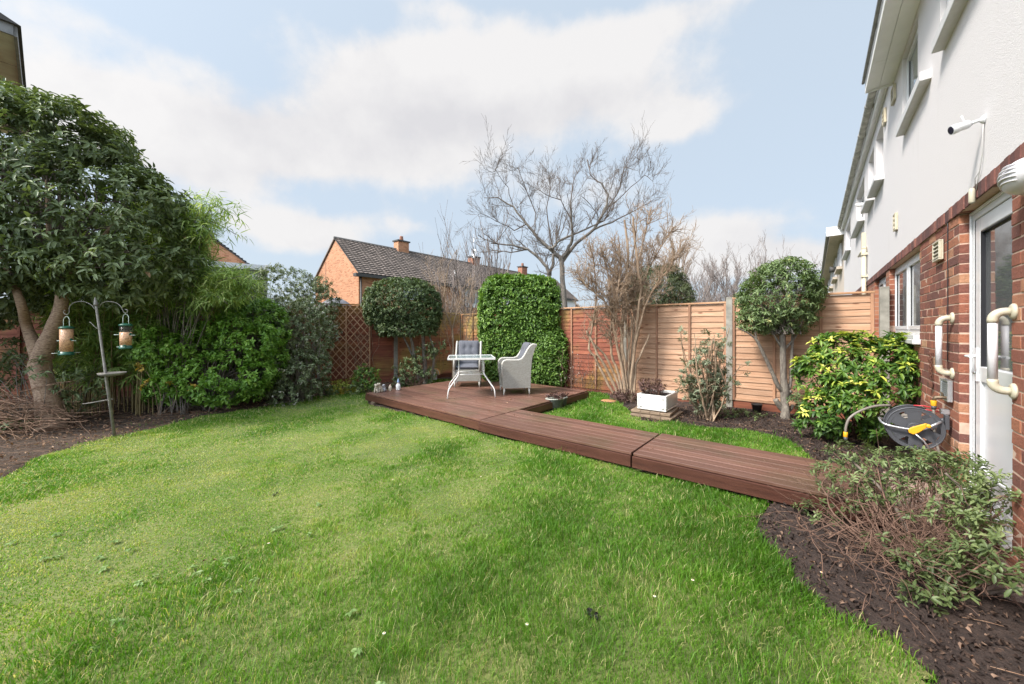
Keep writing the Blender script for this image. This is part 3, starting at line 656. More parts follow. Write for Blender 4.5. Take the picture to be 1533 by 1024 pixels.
# ================================================================== FENCE
def panel(P0, P1, z0, z1, mats, label, seed, nb=19, battens=(1/3, 2/3), gboard=True, cap='batten'):
    P0 = Vector((P0[0], P0[1], 0)); P1 = Vector((P1[0], P1[1], 0)); d = P1 - P0; ln = d.length; d.normalize()
    t = thing('lap_fence', label, 'fence', P0, math.atan2(d.y, d.x), 'fence panels round the garden'); rnd = random.Random(seed)
    b = MB(); x0, x1 = .05, ln - .05; bz = z0 + .03; pitch = (z1 - .045 - bz) / nb; NX = 14
    for k in range(nb):
        b.rv = rnd.random(); za = bz + k * pitch - .012; zc = za + pitch + .016
        ph = [rnd.uniform(0, 6.28) for _ in range(3)]; am = rnd.uniform(.002, .0065)
        lo = [za + am * math.sin(ph[0] + 5 * i / NX) + am * .7 * math.sin(ph[1] + 13 * i / NX) + rnd.gauss(0, .0008) for i in range(NX + 1)]
        X = [x0 + (x1 - x0) * i / NX for i in range(NX + 1)]
        a = [b._v((x, -.020, z)) for x, z in zip(X, lo)]; c = [b._v((x, -.004, zc)) for x in X]
        e = [b._v((x, -.010, z + .001)) for x, z in zip(X, lo)]
        for i in range(NX): b._f((a[i], a[i + 1], c[i + 1], c[i])); b._f((e[i], e[i + 1], a[i + 1], a[i])); b._f((c[i], c[i + 1], e[i + 1], e[i]))
    b.build('slats', mats, t, fix=False)
    v = MB()
    for x in [x0 + .018] + [x0 + (x1 - x0) * f for f in battens] + [x1 - .018]:
        v.rv = rnd.random(); bb = MB(); bb.rv = rnd.random(); bb.box(x - .019, x + .019, -.046, -.0215, z0, z1 - .03); bb.build('batten', M['batten'] if cap == 'batten' else mats, t, .002, 1)
    c = MB(); c.rv = rnd.uniform(.3, .9); c.box(x0 - .01, x1 + .01, -.052, .02, z1 - .03, z1 + .0); c.build('cap_rail', M['cap'] if cap == 'batten' else mats, t, .003, 1)
    c = MB(); c.rv = rnd.random(); c.box(x0, x1, -.034, -.006, z0 - .004, z0 + .042); c.build('bottom_rail', mats, t, .002, 1)
    if gboard:
        g = MB(); g.rv = rnd.random(); g.box(x0 + .002, x1 - .002, -.018, .018, -.06, z0 - .008); g.build('gravel_board', M['gravel_board'], t, .003, 1)
    return t
def SNP(n, s=7.65): return tuple(G(s, n)[:2])
FN, FR, FW = M['fence_new'], M['fence_red'], M['fence_worn']
panel(SNP(8.97), SNP(7.82), .06, 1.83, FW, 'short worn reddish fence panel in the far corner behind the left chair', 1, 18, (.45,), cap='w')
panel(SNP(7.82), SNP(5.89), .06, 1.87, FR, 'red-stained fence panel directly behind the square laurel hedge', 2, 19, cap='w')
panel(SNP(5.89), SNP(3.96), .06, 1.895, FR, 'deep red-stained fence panel between the laurel hedge and the tall bare shrub', 3, 19)
panel(SNP(3.96), SNP(2.03), .06, 1.885, FN, 'pale unstained fence panel behind the white sink planter', 4, 17)
panel(SNP(2.03), SNP(.12), .14, 1.955, FN, 'pale unstained fence panel behind the small round-headed tree next to the house', 5, 17)
FL = [(-1.508, 11.04), (-3.09, 9.92), (-4.70, 9.12), (-6.44, 8.36), (-8.18, 7.60), (-9.93, 6.84), (-11.67, 6.08)]
panel(FL[1], FL[0], .12, 1.86, FW, 'worn orange fence panel behind the clipped evergreen, running into the far corner', 6, 18, cap='w')
panel(FL[2], FL[1], .16, 2.02, FR, 'dark red fence panel carrying the diamond trellis', 7, 18, cap='w')
panel(FL[3], FL[2], .12, 1.95, FR, 'dark red fence panel hidden behind the white-flowering shrub', 8, 18, cap='w')
panel(FL[4], FL[3], .12, 1.95, FR, 'dark red fence panel hidden behind the bright green shrub', 9, 18, cap='w')
panel(FL[5], FL[4], .12, 1.95, FR, 'dark red fence panel behind the bamboo', 10, 18, cap='w')
panel(FL[6], FL[5], .12, 1.95, FR, 'dark red fence panel behind the forked tree trunk at the far left', 11, 18, cap='w')
def post0():
    b = MB(); b.prism([(-.05, -.055), (.05, -.055), (.05, -.012), (.028, -.006), (.028, .006), (.05, .012), (.05, .055), (-.05, .055), (-.05, .012), (-.028, .006), (-.028, -.006), (-.05, -.012)], 'z', -.1, 1.98)
    o = b.build('fence_post', M['concrete'], None, .006, 2); return o
pst = post0(); posts = [(SNP(.06), 1.015, 'grey concrete fence post touching the brick house wall'), (SNP(2.03), .99, 'grey concrete post between the two pale fence panels'),
    (SNP(3.96), .955, 'grey concrete post behind the stems of the tall bare shrub'), (SNP(5.89), .95, 'concrete post behind the laurel hedge, in line with its middle'), (SNP(7.82), .95, 'concrete post at the left end of the laurel hedge'),
    (SNP(9.02), .94, 'fence post in the far corner of the garden'), (FL[1], 1.0, 'grey concrete post below the clipped evergreen, beside the red panel'),
    (FL[2], 1.0, 'concrete post at the left end of the trellis panel'), (FL[3], .99, 'concrete post behind the white-flowering shrub'), (FL[4], .99, 'concrete post behind the bright green shrub'), (FL[5], .99, 'concrete post behind the bamboo canes'), (FL[6], .99, 'leftmost concrete fence post, beyond the forked tree')]
for i, (p, zs, lb) in enumerate(posts):
    o = pst if i == 0 else pst.copy()
    if i: COL.objects.link(o)
    o.location = (p[0], p[1], 0); o.scale = (1, 1, zs); o.rotation_euler = (0, 0, RZ + math.pi / 2 if i < 6 else math.atan2(.8, 1.61)); tag(o, lb, 'fence post', 'concrete fence posts')
# trellis on the red panel
d = (Vector(FL[1]) - Vector(FL[2])).to_3d().normalized(); tr0 = Vector((*FL[2], 0)) + d * .02
t = thing('trellis', 'brown diamond lattice trellis fixed to the dark red fence panel', 'trellis', tr0, math.atan2(d.y, d.x))
b = MB(); rnd = random.Random(3)
def lat(b, x0, z0, x1, z1, y, w=.018, th=.008):
    a = Vector((x0, y, z0)); c = Vector((x1, y, z1)); dd = (c - a).normalized(); nn = Vector((-dd.z, 0, dd.x)) * w / 2; tt = Vector((0, th / 2, 0)); b.rv = rnd.random()
    b.hexa([a - nn - tt, c - nn - tt, c + nn - tt, a + nn - tt, a - nn + tt, c - nn + tt, c + nn + tt, a + nn + tt])
X0, X1, Z0, Z1 = .02, 1.13, .17, 1.98; st = .165
for y, sg in ((-.062, 1), (-.071, -1)):
    k = -20
    while k < 30:
        c = k * st * 1.18
        # line z = sg*1.25*(x) + c clipped to the frame
        pts = []; m = sg * 1.2
        for x in (X0, X1):
            z = m * (x - X0) + c
            if Z0 <= z <= Z1: pts.append((x, z))
        for z in (Z0, Z1):
            x = X0 + (z - c) / m
            if X0 < x < X1: pts.append((x, z))
        if len(pts) >= 2:
            pts = sorted(pts)
            if pts[-1][0] - pts[0][0] > .03: lat(b, pts[0][0], pts[0][1], pts[-1][0], pts[-1][1], y)
        k += 1
b.build('lattice', M['trellis'], t)
for x in (X0, (X0 + X1) / 2, X1):
    b = MB(); b.rv = .7; b.box(x - .011, x + .011, -.082, -.076 if abs(x - .575) < .1 else -.055, Z0, Z1); b.build('upright', M['trellis'], t)
# ================================================================== HOUSES
def hs(name, label, cat='house', s=0, **k): return thing(name, label, cat, G(s, 0), RZ, **k)
house = hs('terraced_house', 'nearest house with red brick ground floor, white roughcast above and white door')
OPEN = [(3.38, 4.357, .15, 2.27), (5.70, 7.72, 1.27, 2.27)]
EAVE_END = 7.30
def brickwork(s0, s1, z1, openings, parent, seed=1):
    rnd = random.Random(seed); b = MB(); b.s = False
    row = .0757; k = 0; z = .0
    while z < z1 - .01:
        h = min(row, z1 - z) - .010; solid = [(s0, s1)]
        for (o0, o1, oz0, oz1) in openings:
            if z + h / 2 > oz0 and z + h / 2 < oz1: solid = [q_ for (p, q) in solid for q_ in ([(p, q)] if (q <= o0 or p >= o1) else [(p, o0), (o1, q)])]
        for (A, B) in solid:
            joints = [A]; x = math.ceil(A / .225) * .225 + (.1125 if k % 2 else 0) - .225
            while x < B:
                if x > A + .07 and x < B - .07: joints.append(x)
                x += .225
            joints.append(B)
            for p, q in zip(joints, joints[1:]):
                p += .005 if p > A else rnd.uniform(-.001, .003); q -= .005 if q < B else rnd.uniform(-.001, .003)
                b.rv = rnd.random() ** .9; e = rnd.gauss(0, .0016); e2 = rnd.gauss(0, .0016); tz = rnd.gauss(0, .0010)
                b.hexa([(p, -.10, z + .005), (q, -.10, z + .005), (q, e2, z + .005 + tz), (p, e, z + .005 - tz), (p, -.10, z + h + .005), (q, -.10, z + h + .005), (q, e2 + tz, z + h + .005 + tz), (p, e - tz, z + h + .005)])
        z += row; k += 1
    return b.build('brick_courses', M['brick'], parent, .0018, 1)
# backing wall pieces (mortar colour shows in the joints)
b = MB(); q = .0028
def backing(b, s0, s1, z0, z1): b.box(s0, s1, -.30, -q, z0, z1)
backing(b, -3, 3.38 - q, 0, 2.268); backing(b, 3.38 - q, 4.357 + q, 0, .15 - q); backing(b, 4.357 + q, 5.70 - q, 0, 2.268); backing(b, 5.70 - q, 7.72 + q, 0, 1.27 - q); backing(b, 7.72 + q, 7.745, 0, 2.268)
w = b.build('wall', M['mortar'], house); bk = brickwork(-1.0, 7.745, 2.268, OPEN, w)
b = MB(); rnd = random.Random(8); x = -1.0
while x < 7.73:
    b.rv = rnd.random(); e = .014 + rnd.gauss(0, .002); b.box(x + .004, min(x + .071, 7.745), -.1, e, 2.270 + rnd.gauss(0, .001), 2.368); x += .075
b.build('brick_lintel_band', M['brick_plum'], w, .003, 1)
b = MB(); b.box(-3, 7.745, -.30, .004, 2.269, 2.3685); b.build('band_backing', M['mortar'], w)
# rendered upper wall with two window openings
b = MB(); UW = [(3.95, 4.85), (5.75, 6.62)]; zs, zt_ = 3.80, 4.72
def rw(b, a, c, z0, z1): b.box(a, c, -.30, .008, z0, z1)
rw(b, -3, 7.745, 2.369, zs); rw(b, -3, 3.95, zs, zt_); rw(b, 4.85, 5.75, zs, zt_); rw(b, 6.62, 7.745, zs, zt_); rw(b, -3, 7.745, zt_, 4.95)
b.build('rendered_wall', M['render'], house)
def window(parent, s0, s1, z0, z1, n, lights, name='window', glass='glass', sill=None, fw=.055, open_i=None):
    b = MB(); b.box(s0, s1, n - .06, n, z0, z0 + fw); b.box(s0, s1, n - .06, n, z1 - fw, z1); b.box(s0, s0 + fw, n - .06, n, z0 + fw, z1 - fw); b.box(s1 - fw, s1, n - .06, n, z0 + fw, z1 - fw)
    xs = [s0 + fw + (s1 - s0 - 2 * fw) * f for f in lights]
    for x in xs[1:-1]: b.box(x - fw / 2, x + fw / 2, n - .06, n, z0 + fw, z1 - fw)
    fr = b.build(name, M['upvc'], parent, .004, 2)
    for i, (a, c) in enumerate(zip(xs, xs[1:])):
        a += fw / 2 if i else 0; c -= fw / 2 if i < len(xs) - 2 else 0
        sb = MB(); e = .045 if (open_i is None or i in open_i) else .018; nn = n + .012; z0_, z1_ = z0 + fw, z1 - fw
        sb.box(a + .002, c - .002, n - .045, nn, z0_ + .002, z0_ + e); sb.box(a + .002, c - .002, n - .045, nn, z1_ - e, z1_ - .002); sb.box(a + .002, a + e, n - .045, nn, z0_ + e, z1_ - e); sb.box(c - e, c - .002, n - .045, nn, z0_ + e, z1_ - e)
        sb.build('sash', M['upvc'], fr, .004, 2)
        g = MB(); g.box(a + e - .004, c - e + .004, n - .03, n - .010, z0_ + e - .004, z1_ - e + .004); g.build('pane', M[glass], fr)
        for (u0, u1, v0, v1) in ((a + e, a + e + .006, z0_ + e, z1_ - e), (c - e - .006, c - e, z0_ + e, z1_ - e)): k = MB(); k.box(u0, u1, n - .011, n - .004, v0, v1); k.build('gasket', M['seal'], fr)
    if sill:
        b = MB(); so_, sn = sill; b.box(s0 - so_, s1 + so_, n - .03, sn, z0 - .045, z0 - .002); b.build('sill', M['sillwhite'], parent if False else fr, .005, 2)
    return fr
window(house, 5.71, 7.71, 1.335, 2.262, -.06, (0, .5, 1), sill=(.0, .045))
b = MB(); b.box(5.66, 7.742, -.06, .06, 1.235, 1.287); b.build('window_ledge', M['sillwhite'], house, .008, 2)
for (a, c) in UW:
    fr = window(house, a + .01, c - .01, zs + .02, zt_ - .004, -.03, (0, 1), glass='glass_pale')
    b = MB(); b.box(a - .60, c - .14, -.04, .085, zs - .07, zs + .018); b.build('sill', M['sillwhite'], fr, .006, 2)
# door
door = MB(); n = -.06; s0, s1, z0, z1 = 3.39, 4.347, .21, 2.262; fw = .065
for bx in ((s0, s1, n - .07, n, z0, z0 + .05), (s0, s1, n - .07, n, z1 - fw, z1), (s0, s0 + fw, n - .07, n, z0 + .05, z1 - fw), (s1 - fw, s1, n - .07, n, z0 + .05, z1 - fw)): door.box(*bx)
for bx in ((s0, s1, n, n + .012, z1 - .022, z1), (s1 - .022, s1, n, n + .012, z0, z1 - .022)): door.box(*bx)
fr = door.build('door_frame', M['upvc'], house, .005, 2)
a, c, zb, zc = s0 + fw + .005, s1 - fw - .005, z0 + .055, z1 - fw - .005; st_ = .10; nn = n - .004
b = MB()
b.box(a, a + st_, n - .06, nn, zb, zc); b.box(c - st_, c, n - .06, nn, zb, zc); b.box(a + st_, c - st_, n - .06, nn, zc - st_, zc); b.box(a + st_, c - st_, n - .06, nn, zb, zb + .14); b.box(a + st_, c - st_, n - .06, nn, 1.02, 1.13)
b.box(a + st_, c - st_, n - .045, n - .022, zb + .14, 1.02)
dl = b.build('door', M['upvc'], house, .006, 2)
b = MB(); b.box(a + st_ - .003, c - st_ + .003, n - .045, n - .028, 1.127, zc - st_ + .003); b.build('pane', M['glass'], dl)
b = MB()
for u0 in (c - st_ - .009, a + st_): b.box(u0, u0 + .009, n - .028, n - .006, 1.13, zc - st_)
b.box(a + st_, c - st_, n - .028, n - .008, zc - st_ - .008, zc - st_)
b.box(c + .001, c + .0045, n - .05, n - .002, zb, zc)
b.build('gasket', M['seal'], dl)
b = MB(); b.box(c - .07, c - .035, nn - .001, nn + .012, 1.02, 1.26); b.tube([(c - .052, nn + .01, 1.20), (c - .052, nn + .05, 1.20), (c - .058, nn + .058, 1.20), (c - .17, nn + .058, 1.20)], .010, 8); b.build('handle', M['upvc'], dl, .003, 2)
b = MB(); b.lathe([(.002, 0), (.011, 0), (.011, .01), (.002, .01)], (0, 0, 0), 10); 
b.v = [(c - .052 + x, nn + .012 + z, 1.08 + y) for x, y, z in b.v]; b.build('lock', mk('brushed_metal', (.5, .5, .5), .3, .1, 5, 0, metal=1), dl)
b = MB(); b.prism([(n - .03, z0 - .055), (.035, z0 - .055), (.035, z0 - .035), (n - .005, z0 - .001), (n - .03, z0 - .001)], 'x', s0 - .005, s1 + .005); b.build('threshold', M['sillwhite'], house, .005, 2)
# roof, soffit, gutter of the nearest house
def eave(parent, s0, s1, w_, z, soff, gut, depth=6.2, slope=.62, gw=.06, boards=2.4, cast=False, hang=False, gname='gutter'):
    b = MB(); x = s0
    while x < s1 - .01:
        x2 = min(x + boards, s1); b.rv = .5; b.box(x, x2 - .004, .0085, w_ * .55 - .002, z, z + .018); b.box(x, x2 - .004, w_ * .55 + .002, w_, z, z + .018); x = x2
    b.box(s0, s1, .009, w_, z + .018, z + .05)
    b.build('soffit', M[soff], parent)
    b = MB(); b.box(s0, s1, w_ + .001, w_ + .02, z - .03, z + .17); b.box(s1 + .001, s1 + .02, .009, w_ + .02, z - .03, z + .24); b.build('fascia', M[soff], parent, .003, 1)
    b = MB(); x = s0; gz = z + .12
    prof = [(gw * math.cos(math.radians(t)), gw * math.sin(math.radians(t))) for t in range(180, 361, 20)]
    while x < s1 - .01:
        x2 = min(x + (1.2 if cast else 3.0), s1)
        pts = [(w_ + .024 + gw + u, gz + v) for u, v in prof] + [(w_ + .024 + gw + u * .9, gz + v * .9) for u, v in prof[::-1]]
        b.prism(pts, 'x', x, x2)
        pts = [(w_ + .024 + gw + u * 1.12, gz + v * 1.12) for u, v in prof] + [(w_ + .024 + gw + u * 1.01, gz + v * 1.01) for u, v in prof[::-1]]
        if x2 < s1 - .02: b.prism(pts, 'x', x2 - .05, x2 + .05)
        x = x2
    b.build(gname, M[gut], parent)
    b = MB(); t_ = .07; y0 = w_ + .05; rows = 22
    for k in range(rows):
        ya, yb = y0 - k * .29, y0 - (k + 1) * .29 - .05; za, zb2 = z + .17 + k * .29 * slope, z + .17 + (k + 1) * .29 * slope + .05 * slope
        b.rv = .5; b.hexa([(s0, ya, za), (s1, ya, za), (s1, yb, zb2 - .03), (s0, yb, zb2 - .03), (s0, ya, za + .03), (s1, ya, za + .03), (s1, yb, zb2), (s0, yb, zb2)])
    b.build('roof', M['tile_dark'], parent)
eave(house, -3, EAVE_END, .27, 4.78, 'soffit', 'gutter', gw=.018)
# -------- fittings on the near house (things fixed to the wall are their own objects)
def wall_thing(name, label, cat, s, z, group=None, n=0.0):
    t = thing(name, label, cat, G(s, n, z), RZ, group); return t
def louvre(s, z, w_, h, mat, label, name='wall_vent', slats=5, group='vents on the house walls', n=.004, dp=.03):
    t = wall_thing(name, label, 'vent', s, z, group, n); b = MB()
    b.box(-w_ / 2, w_ / 2, 0, .012, -h / 2, h / 2); b.box(-w_ / 2, w_ / 2, .012, dp, h / 2 - .015, h / 2); b.box(-w_ / 2, w_ / 2, .012, dp, -h / 2, -h / 2 + .015)
    b.box(-w_ / 2, -w_ / 2 + .015, .012, dp, -h / 2 + .015, h / 2 - .015); b.box(w_ / 2 - .015, w_ / 2, .012, dp, -h / 2 + .015, h / 2 - .015); b.build('frame', M[mat], t, .003, 1)
    b = MB()
    for k in range(slats):
        zc_ = h / 2 - .02 - (h - .04) * (k + .5) / slats; e = (h - .04) / slats * .42
        b.hexa([(-w_ / 2 + .015, .013, zc_ + e * .2), (w_ / 2 - .015, .013, zc_ + e * .2), (w_ / 2 - .015, dp - .002, zc_ - e), (-w_ / 2 + .015, dp - .002, zc_ - e), (-w_ / 2 + .015, .013, zc_ + e), (w_ / 2 - .015, .013, zc_ + e), (w_ / 2 - .015, dp - .002, zc_ - e * .3), (-w_ / 2 + .015, dp - .002, zc_ - e * .3)])
    b.build('louvre', M[mat], t); return t
louvre(4.87, 2.075, .22, .17, 'flange', 'cream louvred vent on the brick left of the door head', slats=4)
louvre(7.0, 2.80, .16, .22, 'cream', 'cream vent high on the white roughcast above the brick band', slats=3, n=.010)
louvre(7.15, 4.55, .22, .20, 'cream', 'weathered cream vent right under the white soffit of the nearest house', slats=3, n=.010)
M['alu'] = mk('aluminium', (.55, .56, .58), .4, .1, 9, .05, 50, metal=.8)
louvre(4.60, .90, .225, .17, 'alu', 'silver louvred airbrick low on the brick wall below the left grab rail', 'airbrick', 8)
# grab rails
def rail():
    t = wall_thing('grab_rail', 'white tubular grab rail with cream elbows on the brick pier right of the door', 'grab rail', 3.335, 1.275, 'grab rails beside the door')
    r_ = .019; z_ = .225; b = MB(); b.tube([(0, .078, -z_ + .055), (0, .078, z_ - .055)], r_, 20); b.build('tube', M['rail_white'], t)
    for sg in (1, -1):
        b = MB(); pts = [(0, .078, sg * (z_ - .066))] + [(0, .078 - .045 * (1 - math.cos(a)), sg * (z_ - .05 + .045 * math.sin(a))) for a in [i * math.pi / 16 for i in range(9)]] + [(0, .016, sg * (z_ - .005))]
        b.tube(pts, r_ * 1.14, 20); b.build('elbow', M['flange'], t)
        b = MB(); b.lathe([(.012, 0), (.044, 0), (.044, .009), (.036, .016), (.022, .018)], n=24); b.v = [(x, z, y + sg * (z_ - .005)) for x, y, z in b.v]; b.build('flange', M['flange'], t)
    return t
r1 = rail(); r2 = copy_tree(r1); r2.location = G(4.50, 0, 1.265); tag(r2, 'smaller-looking white tubular grab rail on the brick between the kitchen window and the door', 'grab rail', 'grab rails beside the door')
# security camera
t = wall_thing('security_camera', 'white bullet security camera on the roughcast wall above the door', 'camera', 3.76, 2.74, n=.008); t.scale = (.82,) * 3
b = MB(); b.lathe([(.01, 0), (.032, 0), (.032, .012), (.022, .022), (.012, .03)], n=20); b.v = [(x, z, y) for x, y, z in b.v]; b.tube([(0, .02, 0), (0, .055, -.004), (.012, .075, -.010)], [.011, .012, .014], 12); b.ball((.012, .072, -.008), .017, .017, .017); b.build('bracket', M['upvc'], t)
ax = Vector((-.22, .80, -.24)).normalized(); p0 = Vector((.006, .088, -.010)); b = MB(); b.tube([p0 - ax * .012, p0, p0 + ax * .055, p0 + ax * .06, p0 + ax * .10], [.026, .033, .033, .036, .036], 20); b.build('body', M['upvc'], t)
b = MB(); b.tube([p0 + ax * .099, p0 + ax * .103], [.031, .028], 20); b.build('lens', mk('lens_glass', (.01, .012, .03), .08, .1, 5, 0), t)
b = MB(); b.tube([p0 + ax * .02 + Vector((0, -.005, .02)), p0 + ax * .035 + Vector((0, 0, .085))], [.008, .010], 8, flat=.5); b.build('aerial', M['upvc'], t)
t = wall_thing('cable', 'thin grey cable hanging from the security camera to a white connector over the brick band', 'cable', 3.76, 2.74, n=.014)
b = MB(); b.tube([(0, 0, -.01), (-.004, .006, -.10), (.01, .004, -.22), (.05, .004, -.30), (.10, .003, -.36), (.12, .004, -.42)], .0032, 6); b.tube([(.06, .004, -.31), (.12, .01, -.34), (.135, .006, -.40)], .0028, 6); b.build('wire', mk('grey_cable', (.45, .44, .43), .5, .1, 5, 0), t)
b = MB(); b.tube([(.125, .022, -.40), (.125, .022, -.42), (.127, .022, -.49), (.127, .022, -.50)], [.010, .016, .016, .012], 14); b.build('connector', M['flange'], t)
t = wall_thing('outside_siren', 'white ribbed oval siren light at the top right beside the door frame', 'siren', 3.03, 2.155, n=.02)
b = MB()
def shell(u, v, k=1.0, d=.10):
    a = u * 2 * math.pi; r_ = math.sin(v * math.pi / 2); return (.15 * k * r_ * math.cos(a), d * math.cos(v * math.pi / 2) ** .7, .088 * k * r_ * math.sin(a))
b.s = True; b.grid(lambda u, v: shell(u, max(v, .001)), 36, 10); b.s = False; b.build('cover', M['rail_white'], t)
b = MB()
for k in range(5):
    z = .045 - k * .020
    w_ = .10 * math.sqrt(max(0, 1 - (z / .085) ** 2)); pts = [(x * w_, .102 * math.sqrt(max(.05, 1 - (x * w_ / .155) ** 2 - (z / .092) ** 2)) ** 1.0 + .004, z + .01 * (1 - x * x)) for x in [-1 + i / 6 for i in range(13)]]; b.tube(pts, .0045, 6)
b.build('rib', M['rail_white'], t)
b = MB(); b.lathe([(.01, 0), (.03, 0), (.034, .006), (.024, .008), (.01, .003)], n=20); b.v = [(x + .095, z + .066, y - .01) for x, y, z in b.v]; b.build('sensor', M['rail_white'], t)
b = MB(); b.box(-.13, .13, -.018, .012, -.07, .07); b.build('base_plate', M['rail_white'], t, .01, 2)
# wire down the brickwork
t = wall_thing('cable', 'thin dark cable clipped vertically down the brick left of the door', 'cable', 4.62, 2.30, n=.006)
rnd = random.Random(2); b = MB(); b.tube([(rnd.gauss(0, .003), .002, -i * .09) for i in range(14)], .0032, 6); b.build('wire', M['seal'], t)
# rusty chain with padlock
M['rust'] = mk('rusty_iron', (.11, .045, .028), .85, .5, 40, .5, 90)
t = wall_thing('hanging_chain', 'rusty chain with padlock hanging on the brick wall left of the grab rail', 'chain', 5.13, 1.17, n=.01)
b = MB()
for sd_ in (-.014, .014):
    for i in range(9):
        z = -.012 - i * .026; c_ = Vector((sd_ + random.Random(i).gauss(0, .002), .008, z)); pl = i % 2
        b.tube([c_ + Vector(((.008 * math.cos(a)) * (1 if pl else .2), (.008 * math.cos(a)) * (.2 if pl else 1), .017 * math.sin(a))) for a in [k * math.pi / 5 for k in range(11)]], .0030, 5, False)
b.build('links', M['rust'], t)
b = MB(); b.box(-.035, .035, 0, .026, -.315, -.262); b.build('padlock', M['rust'], t, .004, 2)
b = MB(); b.tube([(0, -.01, 0), (0, .03, .002)], .005, 8); b.build('nail', M['rust'], t)
# ---------------- second house: white roughcast with mossy cast gutter
h2 = hs('terraced_house', 'second white rendered house of the terrace, with segmented mossy gutter', s=7.75); o2 = lambda s: s - 7.75
b = MB(); E = 18.0
b.box(0, .30, -.30, 0, 0, 2.268); b.box(1.65, o2(E), -.30, 0, 0, 2.268); b.box(.30, 1.65, -.30, 0, 0, 1.25); b.build('wall', M['brick_far'], h2)
b = MB(); rnd = random.Random(18); x = 0
while x < 6:
    b.rv = rnd.random(); b.box(x + .004, x + .071, -.1, .014, 2.270, 2.368); x += .075
b.box(6.0, o2(E), -.1, .014, 2.270, 2.368); b.build('brick_lintel_band', M['brick_plum'], h2)
b = MB(); UW2 = [(8.25, 9.15), (9.45, 10.3), (11.1, 13.0), (15.0, 17.0)]; b.box(0, o2(E), -.30, .006, 2.369, 3.80); b.box(0, o2(E), -.30, .006, 4.72, 5.2)
edges = [7.75] + [v for p in UW2 for v in p] + [E]
for a, c in zip(edges[::2], edges[1::2]): b.box(o2(a), o2(c), -.30, .006, 3.80, 4.72)
b.build('rendered_wall', M['render'], h2)
for a, c in UW2:
    fr = window(h2, o2(a) + .005, o2(c) - .005, 3.81, 4.715, -.09, (0, 1) if c - a < 1.2 else (0, .5, 1)); b = MB(); b.box(o2(a) - .08, o2(c) + .08, -.09, .12, 3.73, 3.805); b.build('sill', M['sillwhite'], fr, .006, 1)
window(h2, .305, 1.645, 1.26, 2.262, -.06, (0, .5, 1))
eave(h2, o2(EAVE_END + .03), o2(E), .07, 4.97, 'soffit', 'gutter_cast', cast=True, gw=.052)
b = MB(); b.tube([(2.72, .06, 3.02), (2.72, .06, .1)], .038, 12); b.tube([(2.72, .06, 3.02), (2.80, .05, 3.06), (2.95, -.01, 3.06)], .038, 12)
for z in (2.9, 2.45, 1.2): b.box(2.665, 2.775, 0.007, .105, z, z + .045)
b.build('downpipe', M['cream'], h2)
b = MB(); b.box(3.0, 3.12, .007, .075, 3.03, 3.42); b.box(2.95, 3.6, .007, .10, 2.99, 3.02); b.build('boiler_vent', M['cream'], h2, .004, 1)
louvre(8.0, 4.62, .2, .22, 'cream', 'cream vent on the second house, under its mossy gutter', slats=3, n=.010)
t = wall_thing('security_camera', 'small white camera on the second house above its cream downpipe', 'camera', 10.6, 3.98, n=.006)
b = MB(); b.lathe([(.01, 0), (.05, 0), (.05, .015), (.02, .03)], n=14); b.v = [(x, z, y) for x, y, z in b.v]; b.build('bracket', M['upvc'], t)
b = MB(); b.tube([(0, .02, 0), (.0, .07, -.01), (.0, .14, .0), (.0, .18, .02)], [.03, .04, .035, .012], 14); b.build('body', M['soffit'], t)
# ---------------- third house: cream
h3 = hs('terraced_house', 'third house of the terrace, cream rendered with brown boarded eaves', s=18.0)
b = MB(); b.box(.01, 26, -.30, .0, 0, 4.9); b.build('wall', M['render_beige'], h3)
b = MB(); b.box(26, 27, -.30, .05, 0, 4.9); b.build('brick_pier', M['brick_far'], h3)
for a, c in ((1.2, 3.0), (5.0, 7.2), (10.0, 12), (15, 17)):
    fr = window(h3, a, c, 3.81, 4.70, .07, (0, .5, 1)); b = MB(); b.box(a - .1, c + .1, .001, .17, 3.70, 3.80); b.build('sill', M['soffit_old'], fr)
eave(h3, .03, 27, .38, 4.80, 'soffit_old', 'gutter', gw=.05)
b = MB(); b.box(0.0, .028, .009, .50, 4.80, 5.12); b.build('box_end', M['soffit'], h3)
t = wall_thing('wall_lamp', 'dark bulkhead lamp on the cream third house', 'lamp', 22.2, 4.05, n=.005)
b = MB(); b.box(-.1, .1, 0, .03, -.1, .1); b.build('back_plate', M['lead'], t); b = MB(); b.tube([(0, .02, 0), (0, .3, .02)], [.10, .14], 12); b.build('housing', M['lead'], t)
